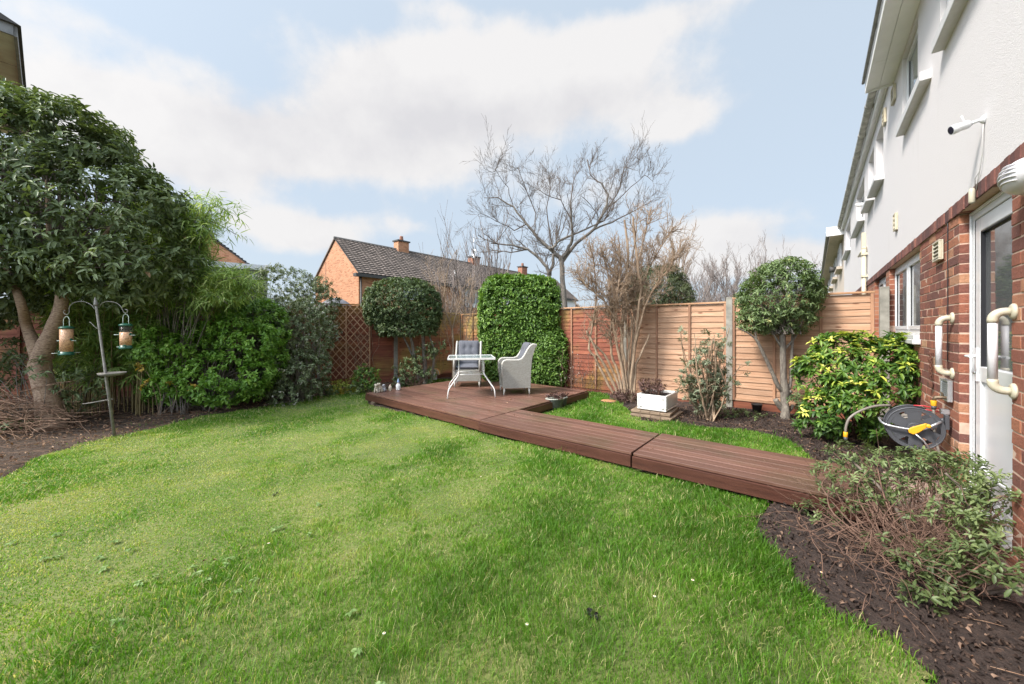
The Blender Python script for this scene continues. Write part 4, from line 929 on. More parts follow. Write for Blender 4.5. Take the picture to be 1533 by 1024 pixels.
# ================================================================== BACKGROUND HOUSES
def gable_house(name, label, n0, s0, width, length, eave_z, ridge_z, brick, tile, ov=.25, wins=(), base=0.0, cat='house', chim=(), front='n'):
    "gable end faces -s; roof runs along +s; root at its near front corner; local x along s, y outward n (negative = towards our garden)"
    t = thing(name, label, cat, G(s0, n0, base), RZ); hw = width / 2
    b = MB(); b.prism([(0, -1), (width, -1), (width, eave_z), (hw, ridge_z - .12), (0, eave_z)], 'x', 0, length); w_ = b.build('wall', M[brick], t)
    for sg in (0, 1):
        y0 = -ov if sg == 0 else width + ov; dy = (hw - y0); sl = (ridge_z - eave_z + .0) / hw; ez = eave_z - ov * sl
        rows = 17; nx = int(length / .30) * 4; b = MB(); L0, L1 = -.10, length + .1
        if sg == 0:
            xs = np.linspace(L0, L1, nx); prof = .030 * np.abs(np.sin(xs * math.pi / .30)); V = []; Fc = []
            for k in range(rows):
                for (f, lift) in ((k / rows, .085), ((k + 1.12) / rows, .008)):
                    yy = y0 + dy * min(f, 1.0); zz = ez + sl * abs(yy - y0)
                    V += [(x, yy, zz + lift + p) for x, p in zip(xs, prof)]
            rr = random.Random(5)
            for v in V: b.v.append(tuple(float(q_) for q_ in v))
            for k in range(rows):
                o_ = 2 * k * nx; tr = [rr.random() for _ in range(nx)]
                for i in range(nx - 1): b.rv = tr[i // 4]; b._f((o_ + i, o_ + i + 1, o_ + nx + i + 1, o_ + nx + i))
                if k:
                    for i in range(nx - 1): b._f((o_ + i, o_ + i + 1, o_ - nx + i + 1, o_ - nx + i))
            b.build('roof', M[tile], t, fix=False)
            b = MB(); b.hexa([(L0, y0, ez - .05), (L1, y0, ez - .05), (L1, hw, ridge_z - .05), (L0, hw, ridge_z - .05), (L0, y0, ez + .01), (L1, y0, ez + .01), (L1, hw, ridge_z + .01), (L0, hw, ridge_z + .01)]); b.build('roof_deck', M['lead'], t)
        else:
            b.hexa([(L0, hw, ridge_z - .05), (L1, hw, ridge_z - .05), (L1, y0, ez - .05), (L0, y0, ez - .05), (L0, hw, ridge_z + .04), (L1, hw, ridge_z + .04), (L1, y0, ez + .04), (L0, y0, ez + .04)]); b.build('roof', M[tile], t)
    b = MB(); b.tube([(-.1, hw, ridge_z + .02), (length + .1, hw, ridge_z + .02)], .09, 8); b.build('ridge', M['lead'] if tile == 'tile' else M[tile], t)
    sl = (ridge_z - eave_z) / hw; ez = eave_z - ov * sl
    b = MB(); b.box(-.35, length, -ov - .10, -ov + .02, ez - .16, ez + .03); b.box(-.35, .0, -ov + .02, -.0, ez - .16, ez + .03); b.box(-.08, .0, width, width + ov, ez - .12, ez + .03); b.build('fascia', M['lead'], t)
    b = MB(); b.tube([(.10, -.09, ez - .1), (.10, -.09, -.9)], .045, 8); b.build('downpipe', M['lead'], t)
    for (a, c, z0, z1) in wins:
        f = MB(); f.box(a, c, -.05, .02, z0, z1); f = f.build('window', M['upvc'], t); m_ = (a + c) / 2
        for (u, v) in ((a + .08, m_ - .05), (m_ + .05, c - .08)):
            g = MB(); g.box(u, v, -.056, -.03, z0 + .08, z1 - .08); g.build('pane', M['glass_pale'], f)
    return t, w_
def chimney(t, x, hw, z, w_, d_, h, brick='brick_far', pot=True, name='chimney'):
    b = MB(); b.box(x - w_ / 2, x + w_ / 2, hw - d_ / 2, hw + d_ / 2, z - .7, z + h); c = b.build(name, M[brick], t)
    b = MB(); b.box(x - w_ / 2 - .08, x + w_ / 2 + .08, hw - d_ / 2 - .08, hw + d_ / 2 + .08, z + h + .001, z + h + .10); b.build('cap', M['lead'], c)
    if pot: b = MB(); b.lathe([(.13, 0), (.16, .08), (.12, .3), (.14, .36)], (x, hw, z + h + .1), 12); b.build('pot', M['brick_far'], c)
    return c
c0 = PX(537, 23); sA, nA = to_sn(c0.x, c0.y)
ter, wl_ = gable_house('brick_terrace', 'long orange brick terrace with grey tiled roof beyond the back fence', nA, sA, 5.9, 27, 4.95, 7.42, 'brick_orange', 'tile',
    wins=[(3.2, 5.2, 3.4, 4.55), (9.2, 11.2, 3.4, 4.5), (12, 13.4, 3.4, 4.5), (15.5, 17.5, 3.4, 4.5), (19.5, 21.5, 3.4, 4.5)])
for (z0, x0, x1) in ((3.35, 8.6, 26.8),):
    b = MB(); b.box(x0, x1, -.035, -.001, 3.15, 4.78); b.build('cladding', M['soffit'], ter)
chimney(ter, 5.1, 2.95, 7.42, .95, .6, .62, 'brick_orange'); cc = chimney(ter, 13.0, 2.95, 7.42, .95, .6, .6, 'brick_far', False); chimney(ter, 20.5, 2.95, 7.42, .9, .6, .65, 'brick_far')
b = MB(); b.tube([(13.0, 2.95, 8.1), (13.0, 2.95, 10.2)], .03, 6); b.tube([(12.9, 2.95, 9.9), (14.6, 2.6, 9.9)], .02, 5)
for k in range(7): b.tube([(13.1 + k * .22, 2.95 - k * .04 - .3, 9.9), (13.1 + k * .22, 2.9 - k * .04 + .3, 9.9)], .013, 4)
b.build('aerial', M['alu'], ter)
b = MB(); b.lathe([(.02, 0), (.3, .05), (.42, .13), (.43, .15), (.28, .08), (.02, .03)], n=18); b.v = [(12.6 - z, 2.45 + x * .9, 8.25 + y) for x, y, z in b.v]; b.build('satellite_dish', M['alu'], ter)
b = MB(); b.box(8.4, 8.6, .55, .75, 5.5, 6.1); b.box(8.25, 8.75, .4, .9, 5.55, 5.62); b.build('flue', M['soffit'], ter)
b = MB(); b.box(-.012, -.002, 4.30, 4.335, .5, 5.9); b.build('wall_cable', M['lead'], ter)
# grey domed cover seen over the fence
t = thing('domed_cover', 'grey domed cover showing just over the trellis fence in front of the orange brick gable', 'cover', PX(503, 12.5), 0)
b = MB(); b.lathe([(.5, 0), (.55, .3), (.58, 1.9), (.60, 2.0), (.52, 2.14), (.40, 2.27), (.22, 2.38), (.03, 2.43)], n=24); b.build('dome', mk('grey_lid', (.16, .155, .17), .5, .2, 6, .1, 30), t)
# brick house behind the green shrub, with white flat-roofed dormer
t, w_ = gable_house('brick_house', 'brick gabled house half hidden behind the tall bamboo on the left', 0, 0, 4.9, 8, 4.75, 6.75, 'brick_orange', 'tile_dark')
c1 = PX(386, 22); t.location = (c1.x, c1.y, 0); t.rotation_euler = (0, 0, math.atan2(22, -16.3))
b = MB(); b.box(-1.5, -.12, -.5, 2.4, 4.66, 4.95); b.build('flat_roof', M['upvc'], t); b = MB(); b.box(-1.4, -.12, -.4, 2.3, -.5, 4.655); b.build('annexe', mk('grey_green_wall', (.20, .21, .17), .8, .2, 4, .1, 30), t)
b = MB(); b.box(-1.43, -1.405, .1, .9, 3.6, 4.4); b.build('window', M['upvc'], t)
# low brown roof seen to the right of the laurel hedge
t, w_ = gable_house('brick_house', 'low brown-roofed house just visible through the bare shrub right of the laurel hedge', 0, 0, 7, 14, 2.6, 4.4, 'render', 'tile')
c1 = PX(800, 34); s_, n_ = to_sn(c1.x, c1.y); t.location = G(s_, n_, -.05)
# tall neighbouring building at the top left
cor = PP(26, 42, 8.0); s_, n_ = to_sn(cor.x, cor.y); ez = cor.z
t = thing('brick_building', 'tall neighbouring building with wide cream eaves at the top left corner', 'building', G(s_, n_, 0), RZ)
b = MB(); b.box(-6, -.62, .62, 7, -.1, ez - .15); b.build('wall', M['brick_far'], t)
b = MB(); b.box(-6, -.05, .02, 7, ez - .149, ez - .115)
b.build('soffit', mk('cream_soffit', (.90, .82, .66), .75, .22, 2.5, .1, 20), t)
b = MB(); b.box(-.40, -.37, .1, 7, ez - .160, ez - .1492); b.box(-6, -.37, .30, .33, ez - .160, ez - .1492)
for y in (1.6, 3.2, 4.8): b.box(-.6, -.05, y, y + .02, ez - .156, ez - .1492)
b.build('soffit_joint', M['soffit_old'], t)
b = MB(); b.box(-.049, .0, .0, 7, ez - .20, ez + .02); b.box(-6, -.05, -.03, .019, ez - .20, ez + .02); b.build('fascia', M['gutter'], t)
b = MB(); b.hexa([(-6, -.1, ez + .021), (.05, -.1, ez + .021), (.05, 7, ez + .021), (-6, 7, ez + .021), (-6, -.1, ez + 2.4), (-2.9, -.1, ez + 1.4), (-2.9, 7, ez + 1.4), (-6, 7, ez + 2.4)]); b.build('roof', M['tile_dark'], t)
# ================================================================== FURNITURE
DZ = .172
def wicker():
    t = NT('pale_wicker'); sx = t.n.new('ShaderNodeSeparateXYZ'); t.l.new(t.obj(), sx.inputs[0]); cb = t.n.new('ShaderNodeCombineXYZ')
    t.l.new(t.math('ADD', sx.outputs[0], sx.outputs[1]), cb.inputs[0]); t.l.new(sx.outputs[2], cb.inputs[1])
    b = t.n.new('ShaderNodeTexBrick'); t.l.new(cb.outputs[0], b.inputs['Vector']); b.inputs['Scale'].default_value = 1; b.inputs['Brick Width'].default_value = .030; b.inputs['Row Height'].default_value = .013; b.inputs['Mortar Size'].default_value = .0022; b.inputs['Mortar Smooth'].default_value = .6
    b.inputs['Color1'].default_value = (.33, .315, .275, 1); b.inputs['Color2'].default_value = (.42, .405, .36, 1); b.inputs['Mortar'].default_value = (.15, .14, .12, 1)
    t.col(b.outputs['Color']); t.rough(.55); iv = t.math('SUBTRACT', 1.0, b.outputs['Fac']); t.bump(iv, .9, .004); return t.m
M['wicker'] = wicker(); M['wick_edge'] = mk('pale_wicker_edge', (.44, .42, .375), .5, .08, 60, .4, 200, bd=.002)
M['cushion'] = mk('grey_cushion_fabric', (.105, .108, .125), .9, .12, 25, .25, 400, bd=.001); M['whitemetal'] = mk('white_powder_coat', (.64, .62, .59), .35, .04, 6, 0)
def make_chair(lbl):
    t = thing('wicker_armchair', lbl, 'chair', (0, 0, DZ), 0, 'wicker armchairs on the deck')
    prof = [(.265, .12), (.275, .35), (.285, .54), (.275, .595), (.245, .63), (.20, .642), (.06, .638), (-.03, .640), (-.09, .665), (-.14, .73), (-.20, .84), (-.25, .905), (-.30, .935), (-.365, .93), (-.34, .86), (-.285, .68), (-.262, .45), (-.255, .12)]
    for sg in (1, -1):
        b = MB(); b.prism(prof, 'y', sg * .29, sg * .245); b.build('side_panel', M['wicker'], t, .006, 2)
        b = MB(); b.tube([(x, sg * .2675, z) for x, z in prof[1:15]], [.020] * 14, 10); b.build('arm_edge', M['wick_edge'], t)
    b = MB(); b.box(-.25, .262, -.244, .244, .12, .36); b.build('seat_base', M['wicker'], t, .006, 2)
    b = MB(); bk = [(-.235, .30), (-.27, .66), (-.325, .86), (-.345, .925), (-.315, .93), (-.25, .88), (-.19, .70), (-.17, .36)]; b.prism([(x - .01, z) for x, z in bk], 'y', -.244, .244); b.build('backrest', M['wicker'], t, .006, 2)
    for x in (.235, -.225):
        for y in (.255, -.255): b = MB(); b.tube([(x, y, .13), (x * 1.06, y * 1.03, 0)], [.021, .014], 10); b.build('leg', M['wick_edge'], t)
    def pad(u, v, cx, sx, sy, th, top, dimp):
        x = (u - .5) * 2; y = (v - .5) * 2; e = max(0, 1 - abs(x) ** 6) ** .5 * max(0, 1 - abs(y) ** 6) ** .5
        d = 0
        for (px, py) in dimp: d += math.exp(-(((x - px) / .20) ** 2 + ((y - py) / .20) ** 2)) * .8 + .07 * math.exp(-((x - px) / .07) ** 2)
        return x * sx, y * sy, top * th * e * (1 - min(.75, d * .55))
    dm = [(-.33, .0), (.33, .0)]
    b = MB(); b.s = True
    for tp in (1, -1):
        def fn(u, v, tp=tp):
            x, y, z = pad(u, v, 0, .235, .235, .055, tp, [] if tp < 0 else [(0, .3)]); return (.02 + y, x, .415 + z)
        b.grid(fn, 16, 16)
    b.build('seat_cushion', M['cushion'], t)
    b = MB(); b.s = True; up = Vector((-.30, 0, .95)).normalized(); nr = Vector((.95, 0, .30)).normalized(); c = Vector((-.165, 0, .70))
    for tp in (1, -1):
        def fn(u, v, tp=tp):
            x, y, z = pad(u, v, 0, .225, .275, .06, tp, [(-.33, .35), (.33, .35), (-.33, -.35), (.33, -.35)] if tp > 0 else []); p = c + up * y + nr * z; return (p.x, x, p.z)
        b.grid(fn, 28, 28)
    b.build('back_cushion', M['cushion'], t); return t
ch = make_chair('white-grey wicker armchair with grey cushion behind the glass table, facing the camera'); ch.location = (-.955, 8.13, DZ); ch.rotation_euler = (0, 0, R(-88))
c2 = copy_tree(ch); c2.location = (.055, 7.23, DZ); c2.rotation_euler = (0, 0, R(189)); tag(c2, 'white-grey wicker armchair seen side-on, right of the glass table in front of the laurel hedge', 'chair')
t = thing('garden_table', 'small square glass-topped table with bent white metal legs on the deck', 'table', (-.765, 6.98, DZ), R(8))
hw = .42; zt = .70; b = MB()
for (x0, y0, x1, y1) in ((-hw, -hw, hw, -hw), (hw, -hw, hw, hw), (hw, hw, -hw, hw), (-hw, hw, -hw, -hw)):
    d = Vector((x1 - x0, y1 - y0, 0)).normalized() * .0; b.hexa([(x0, y0, zt - .022), (x1, y1, zt - .022), (x1 * .955, y1 * .955, zt - .022), (x0 * .955, y0 * .955, zt - .022), (x0, y0, zt + .012), (x1, y1, zt + .012), (x1 * .955, y1 * .955, zt + .012), (x0 * .955, y0 * .955, zt + .012)])
b.build('top_frame', M['whitemetal'], t, .003, 2)
g = NT('table_glass'); g.col((.55, .66, .64)); g.rough(.08); g.p.inputs['Transmission Weight'].default_value = .55; g.p.inputs['IOR'].default_value = 1.45
b = MB(); b.box(-hw * .953, hw * .953, -hw * .953, hw * .953, zt + .0, zt + .006); b.build('glass_top', g.m, t)
for sx in (1, -1):
    for sy in (1, -1):
        k = .225; P_ = [(sx * k, sy * k, zt - .02), (sx * k, sy * k, .43), (sx * (k + .012), sy * (k + .012), .385), (sx * (k + .05), sy * (k + .04), .33), (sx * (k + .14), sy * (k + .10), .21), (sx * (k + .175), sy * (k + .13), .155), (sx * (k + .185), sy * (k + .14), .11), (sx * (k + .195), sy * (k + .15), .0)]
        b = MB(); b.tube(P_, .0115, 10); b.build('leg', M['whitemetal'], t)
b = MB(); k = .225
for z in (.40,):
    for (x0, y0, x1, y1) in ((-k, -k, k, -k), (k, -k, k, k), (k, k, -k, k), (-k, k, -k, -k)): b.tube([(x0, y0, z), (x1, y1, z)], .009, 8)
b.tube([(0, -k, .40), (0, k, .40)], .007, 8); b.lathe([(.045, 0), (.045, .01)], (0, 0, .40), 16); b.build('lower_ring', M['whitemetal'], t)
b = MB(); 
for (x0, y0, x1, y1) in ((-k, -k, k, -k), (-k, k, k, k)): b.box(x0, x1, y0 - .01, y0 + .01, zt - .04, zt - .022)
b.build('cross_bar', M['whitemetal'], t)
# ---- ornaments along the deck's left edge
M['stone'] = mk('weathered_stone', (.42, .36, .28), .9, .35, 30, .6, 90); M['stone_grey'] = mk('grey_stone', (.32, .32, .34), .9, .3, 30, .6, 90)
M['paint_white'] = mk('chalky_white_paint', (.60, .59, .58), .6, .15, 25, .2, 80); M['paint_blue'] = mk('faded_blue_paint', (.22, .30, .46), .6, .2, 25, .2, 80); M['paint_skin'] = mk('faded_pink_paint', (.55, .35, .27), .6, .1, 20, 0)
def figure(name, label, loc, h, hat, coat, hatm, rz=0, extra=None):
    t = thing(name, label, 'ornament', loc, rz, None); k = h / .21
    b = MB(); b.lathe([(.035 * k, 0), (.040 * k, .01 * k), (.045 * k, .03 * k), (.040 * k, .08 * k), (.030 * k, .115 * k), (.012 * k, .125 * k)], n=14); b.ball((-.030 * k, -.014 * k, .075 * k), .012 * k, .012 * k, .030 * k, 8, 6); b.ball((.030 * k, -.014 * k, .075 * k), .012 * k, .012 * k, .030 * k, 8, 6)
    b.ball((-.018 * k, -.022 * k, .010 * k), .015 * k, .024 * k, .012 * k, 8, 5); b.ball((.018 * k, -.022 * k, .010 * k), .015 * k, .024 * k, .012 * k, 8, 5); b.build('body', coat, t)
    b = MB(); b.ball((0, 0, .132 * k), .022 * k, .022 * k, .022 * k, 12, 8); b.ball((0, -.022 * k, .132 * k), .006 * k, .007 * k, .006 * k, 6, 5); hd = b.build('head', M['paint_skin'], t)
    b = MB(); b.ball((0, -.017 * k, .110 * k), .016 * k, .010 * k, .024 * k, 8, 6); b.build('beard', M['paint_white'], hd)
    if hat: b = MB(); b.lathe([(.026 * k, .140 * k), (.024 * k, .150 * k), (.015 * k, .18 * k), (.004 * k, .212 * k)], n=12); b.build('hat', hatm, t)
    return t
p = GP(596.2, 583.8, DZ); figure('garden_gnome', 'white garden gnome with pale blue pointed hat on the deck edge', p, .225, True, M['paint_white'], M['paint_blue'])
p = GP(584.2, 584.6, DZ); figure('stone_figurine', 'small pale stone figurine with slim base between the gnome and the grey ornament', p, .16, False, M['stone'], None)
def animal(loc, h, mat, label, rz):
    t = thing('stone_animal', label, 'ornament', loc, rz); k = h / .2
    b = MB(); b.ball((0, 0, .07 * k), .045 * k, .055 * k, .07 * k, 14, 10); b.ball((0, -.035 * k, .125 * k), .032 * k, .034 * k, .045 * k, 12, 8)
    for x in (-.024, .024): b.tube([(x * k, -.05 * k, .10 * k), (x * k, -.058 * k, .03 * k), (x * k, -.060 * k, 0)], [.016 * k, .013 * k, .017 * k], 8); b.ball((x * 1.5 * k, .02 * k, .03 * k), .022 * k, .04 * k, .032 * k, 8, 6)
    b.tube([(0, .05 * k, .03 * k), (.03 * k, .075 * k, .02 * k), (.06 * k, .05 * k, .015 * k)], [.012 * k, .01 * k, .006 * k], 6); b.build('body', mat, t)
    b = MB(); b.ball((0, -.045 * k, .168 * k), .034 * k, .036 * k, .032 * k, 12, 8); b.ball((0, -.078 * k, .160 * k), .017 * k, .02 * k, .014 * k, 8, 6)
    for x in (-1, 1): b.tube([(x * .020 * k, -.04 * k, .19 * k), (x * .030 * k, -.04 * k, .175 * k), (x * .040 * k, -.045 * k, .15 * k)], [.012 * k, .012 * k, .007 * k], 6)
    b.build('head', mat, t); return t
animal(GP(563.5, 587.6, DZ), .175, M['stone'], 'cream stone dog ornament nearest the left corner of the deck', .2)
animal(GP(568.8, 587.0, DZ), .185, M['stone'], 'cream stone dog ornament second from the left corner of the deck', -.3)
animal(GP(575.0, 585.6, DZ), .145, M['stone_grey'], 'smaller grey stone animal ornament beside the cream dogs', .1)
p = GP(651.0, 573.0, .0); t = figure('garden_gnome', 'white gnome ornament under a rainbow arch on a stake by the fence', p + Vector((0, 0, .08)), .27, True, M['paint_white'], M['paint_white'])
b = MB(); b.tube([(0, .03, -.12), (0, .03, .1)], .006, 6); b.build('stake', M['lead'], t)
for i, cc_ in enumerate([(.75, .30, .12), (.70, .50, .15), (.55, .50, .45)]):
    b = MB(); r_ = .125 - i * .017; b.tube([(r_ * math.cos(a), .045, .16 + r_ * math.sin(a)) for a in [-.35 + k * (math.pi + .7) / 18 for k in range(19)]], .0085, 8); b.build('arch_band', mk('arch_paint', cc_, .5, .1, 20, 0), t)
# ---- oval planters by the deck corner
M['pot_green'] = mk('dark_green_pot', (.05, .055, .045), .45, .3, 20, .2, 60); M['pot_rim'] = mk('pale_pot_rim', (.42, .42, .36), .5, .15, 20, .1, 60)
M['darkpot'] = mk('dark_plastic_pot', (.035, .028, .026), .5, .2, 20, 0)
def sprigs(t, name, leaf, n, h, r, seed, mat, lw=.4, z0=0, twig='twig_red', leafn=7, sx=1, sy=1):
    rnd = random.Random(seed); rs = np.random.RandomState(seed); segs = []; tips = []; dirs = []; L0 = t.location
    for i in range(n):
        a = rnd.uniform(0, 6.28); rr = r * math.sqrt(rnd.random()); p = Vector((L0.x + rr * math.cos(a) * .5 * sx, L0.y + rr * math.sin(a) * .5 * sy, L0.z + z0)); d = Vector((math.cos(a) * rr / r * .6 * sx, math.sin(a) * rr / r * .6 * sy, 1)).normalized(); hh = h * rnd.uniform(.5, 1.05); k = 4
        for j in range(k):
            q = p + d * hh / k; segs.append((p, q, .004, .003)); d = (d + Vector((rnd.gauss(0, .15), rnd.gauss(0, .15), .05))).normalized(); p = q
            if j: tips.append(p); dirs.append(d)
    seg_mesh('stems', segs, M[twig], t, 4)
    if leaf: foliage(t, mat, np.array([list(v) for v in tips]), np.array([list(v) for v in dirs]), rs, leafn, leaf, leaf * lw, leaf * .8, 0, .9, name=name)
def oval(loc, sx, sy, h, lbl, rz, cat='planter'):
    t = thing('plant_pot', lbl, cat, loc, rz); b = MB(); b.lathe([(.70, 0), (.78, h * .3), (.92, h * .8), (.97, h * .94)], n=28, sx=sx, sy=sy)
    b.build('pot', M['pot_green'], t); b = MB()
    b.lathe([(.95, h * .93), (1.03, h * .95), (1.04, h * 1.02), (.99, h * 1.05), (.93, h * 1.03), (.90, h * .9)], n=28, sx=sx, sy=sy); b.build('rim', M['pot_rim'], t)
    b = MB(); b.lathe([(.2, h * .93), (.91, h * .935), (.92, h * .90)], n=20, sx=sx, sy=sy); b.build('compost', M['soil'], t); return t
p = GP(820, 613.5); p = p + Vector((.13, .04, 0)); t = oval(p, .165, .11, .19, 'oval dark green planter with pale rim by the inner corner of the deck', R(12)); sprigs(t, 'foliage', .03, 26, .11, .22, 3, L['dark_red'], .7, .17)
p = GP(836.5, 609.5); p = p + Vector((.08, .06, 0)); t = oval(p, .085, .085, .17, 'small round pot tucked behind the oval planter by the deck corner', 0); sprigs(t, 'foliage', .03, 8, .08, .1, 4, L['dark_red'], .7, .15)
p = GP(1133, 617); t = thing('plant_pot', 'small dark plastic pot on the bed at the foot of the pale fence', 'plant pot', p); b = MB(); b.lathe([(.055, 0), (.075, .12), (.082, .122), (.082, .14), (.070, .14), (.066, .10)], n=20); b.build('pot', M['darkpot'], t); b = MB(); b.lathe([(.02, .105), (.069, .11)], n=16); b.build('compost', M['soil'], t)
p = GP(911, 602.5); t = thing('log_slice', 'round orange-brown log slice lying on the grass by the tall bare shrub', 'log slice', p)
b = MB(); b.lathe([(.142, 0), (.148, .02), (.145, .035)], n=26, sy=.95); b.build('bark', M['twig_red'], t); b = MB(); b.lathe([(.137, .0355), (.135, .040), (.02, .042)], n=26, sy=.95); b.build('top', mk('cut_wood', (.42, .20, .09), .8, .25, 14, .3, 60), t)
# ---- white sink planter on wooden slabs
t = thing('sink_planter', 'white glazed sink used as a planter, set on wooden slabs by the pale fence', 'planter', G(5.95, 2.62, .115), RZ)
b = MB(); sw, sn_, sh_, th_ = .62, .455, .245, .032
b.box(0, sw, 0, sn_, 0, .03); b.box(0, th_, 0, sn_, .03, sh_); b.box(sw - th_, sw, 0, sn_, .03, sh_); b.box(th_, sw - th_, 0, th_, .03, sh_); b.box(th_, sw - th_, sn_ - th_, sn_, .03, sh_)
b.build('basin', mk('white_glaze', (.62, .61, .58), .25, .08, 6, .05, 20), t, .012, 3)
b = MB(); b.box(th_, sw - th_, th_, sn_ - th_, .03, .205); b.build('compost', M['soil'], t)
for y in (.05, sn_ - .06):
    for z in (.05, .19): b = MB(); b.lathe([(.002, .0), (.011, 0), (.011, .004), (.002, .006)], n=12); b.v = [(-.001 - z_, x + y, y_ + z) for x, y_, z_ in b.v]; b.build('bolt', M['stone_grey'], t)
tt = thing('dry_plant', 'dry reddish twiggy plant growing in the white sink planter', 'plant', G(6.2, 2.90, .30)); sprigs(tt, 'foliage', .045, 38, .24, .24, 6, L['dark_red'], .35, 0, leafn=9)
for i, (z, a, s0) in enumerate([(.0, .0, 0), (.056, .06, .05)]):
    t = thing('wooden_slab', ['weathered wooden slab lying lowest under the white sink planter', 'weathered wooden slab directly under the white sink planter'][i], 'slab', G(5.86 + s0, 2.52 + s0 * .6, z - .01), RZ + a, 'slabs under the sink planter')
    b = MB(); w_ = .68 - i * .04; l_ = .63 - i * .03
    for k in range(4): b.rv = random.Random(k + i * 9).random(); b.box(0 + .004, w_, k * l_ / 4 + .004, (k + 1) * l_ / 4, .02, .056)
    b.build('boards', M['pallet'], t, .004, 1); b = MB(); b.rv = .3; b.box(.02, .06, .02, l_ - .02, .0, .0195); b.box(w_ - .08, w_ - .04, .02, l_ - .02, .0, .0195); b.build('bearers', M['pallet'], t)
# ---- bird feeding pole
M['galv'] = mk('grey_galvanised', (.20, .185, .165), .55, .35, 20, .2, 60, metal=.2)
B0 = GP(172, 656); B0.z = -.02; top = PP(143.5, 455, 4.86); t = thing('bird_feeder_pole', 'leaning grey bird feeding pole with two hooked arms at the edge of the left bed', 'bird feeder', B0)
dd = top - B0; b = MB(); b.tube([(0, 0, 0), dd * .55, dd * .56, dd * .97, dd], [.016, .015, .0135, .013, .013], 12); b.build('pole', M['galv'], t)
b = MB(); b.tube([dd * .985, dd * 1.0, dd * 1.03, dd * 1.055], [.022, .022, .012, .002], 12); b.build('finial', M['galv'], t)
def q3(px, py, Y): return PP(px, py, Y) - B0
def spl(pts, n=5):
    out = []; P_ = [pts[0]] + list(pts) + [pts[-1]]
    for i in range(1, len(P_) - 2):
        for k in range(n):
            u = k / n; a, b_, c, d = P_[i - 1], P_[i], P_[i + 1], P_[i + 2]
            out.append(.5 * ((2 * b_) + (c - a) * u + (2 * a - 5 * b_ + 4 * c - d) * u * u + (3 * b_ - a - 3 * c + d) * u ** 3))
    out.append(pts[-1]); return out
b = MB(); b.tube(spl([q3(*v, 4.84) for v in ((142, 463), (136, 456), (124, 451.3), (110, 453.5), (104, 460), (103.6, 468), (100.5, 471), (96.5, 469.5), (95.5, 466), (98, 464.5))]), .0042, 6); b.build('hook_arm', M['galv'], t)
b = MB(); b.tube(spl([q3(*v, 4.9) for v in ((148, 461), (153, 454), (162, 451.3), (174, 453.5), (181, 459), (184, 465), (187, 468.5), (191, 467), (190, 463.5), (187, 463.5))]), .0042, 6); b.build('hook_arm', M['galv'], t)
for py, cx_, r_, nm in ((558.5, 168, .135, 'dish'), (601, 147, .14, 'ring')):
    kk = PP(cx_, py, 4.83) - B0; b = MB()
    if nm == 'dish': b.lathe([(r_ * .75, -.03), (r_ * .92, -.02), (r_, .0), (r_, .008), (r_ * .9, -.012), (r_ * .7, -.022), (.01, -.024)], kk, 24); b.build('mesh_dish', M['galv'], t)
    else:
        b.tube([kk + Vector((r_ * math.cos(a), r_ * .9 * math.sin(a), .02 * math.cos(a))) for a in [k * math.pi / 12 for k in range(25)]], .004, 6, False); b.build('dish_ring', M['galv'], t)
b = MB(); b.tube(spl([q3(*v, 4.83) for v in ((150, 492), (144, 491), (138, 485), (134, 482))]), .0035, 6); b.build('side_hook', M['galv'], t)
def seedmat():
    t_ = NT('bird_seed'); v = t_.node('TexVoronoi'); v.inputs['Scale'].default_value = 95; t_.l.new(t_.obj(), v.inputs['Vector']); t_.col(t_.ramp(v.outputs['Color'], [(0, (.26, .11, .05)), (.4, (.60, .31, .15)), (1, (.80, .48, .27))])); t_.rough(.5); t_.p.inputs['Coat Weight'].default_value = .4; t_.bump(v.outputs['Distance'], .6, .005); return t_.m
M['seed'] = seedmat(); M['greenp'] = mk('green_plastic', (.012, .085, .050), .35, .15, 10, 0); M['perch'] = mk('pale_perch', (.55, .62, .55), .4, .05, 8, 0)
cl = NT('clear_tube'); cl.col((.25, .24, .23)); cl.rough(.1); cl.p.inputs['Alpha'].default_value = .10; M['clear'] = cl.m
def feeder(label, px, py_top, py_bot, Y, fill, wpx, perches):
    top_ = PP(px, py_top, Y); bot = PP(px, py_bot, Y); h = top_.z - bot.z; r_ = wpx / 2 / F * Y; t = thing('bird_feeder', label, 'bird feeder', bot, 0, 'hanging bird feeders')
    b = MB(); b.lathe([(r_ * .97, .02), (r_ * .97, h * fill)], n=20); b.build('seed', M['seed'], t)
    b = MB(); b.lathe([(r_, .018), (r_, h - .01)], n=20); b.build('tube', M['clear'], t)
    b = MB(); b.lathe([(r_ * 1.03, h - .02), (r_ * 1.14, h - .012), (r_ * 1.12, h + .0), (r_ * .8, h + .012), (.004, h + .018)], n=20); b.build('lid', M['greenp'], t)
    b = MB(); b.lathe([(r_ * .8, -.012), (r_ * 1.15, -.006), (r_ * 1.17, .004), (r_ * 1.02, .012), (r_ * 1.03, .035)], n=20); b.build('base', M['greenp'], t)
    for (f, a) in perches:
        dr = Vector((math.cos(a), math.sin(a), 0)); c = Vector((0, 0, h * f))
        b = MB(); b.tube([c + dr * r_ * .8, c + dr * r_ * 1.12], [.018, .014], 10); b.build('port', M['greenp'], t)
        b = MB(); b.tube([c + dr * r_ * .9 - Vector((0, 0, .016)), c + dr * (r_ * 1.1 + .055) - Vector((0, 0, .016))], .004, 6); b.build('perch', M['perch'], t)
    b = MB(); w = r_ * .62; b.tube([Vector((-w, 0, h)), Vector((-w, 0, h + .085))] + [Vector((-w * math.cos(k * math.pi / 8), 0, h + .085 + .055 * math.sin(k * math.pi / 8))) for k in range(1, 8)] + [Vector((w, 0, h + .085)), Vector((w, 0, h))], .0032, 6, False); b.build('handle', M['perch'], t)
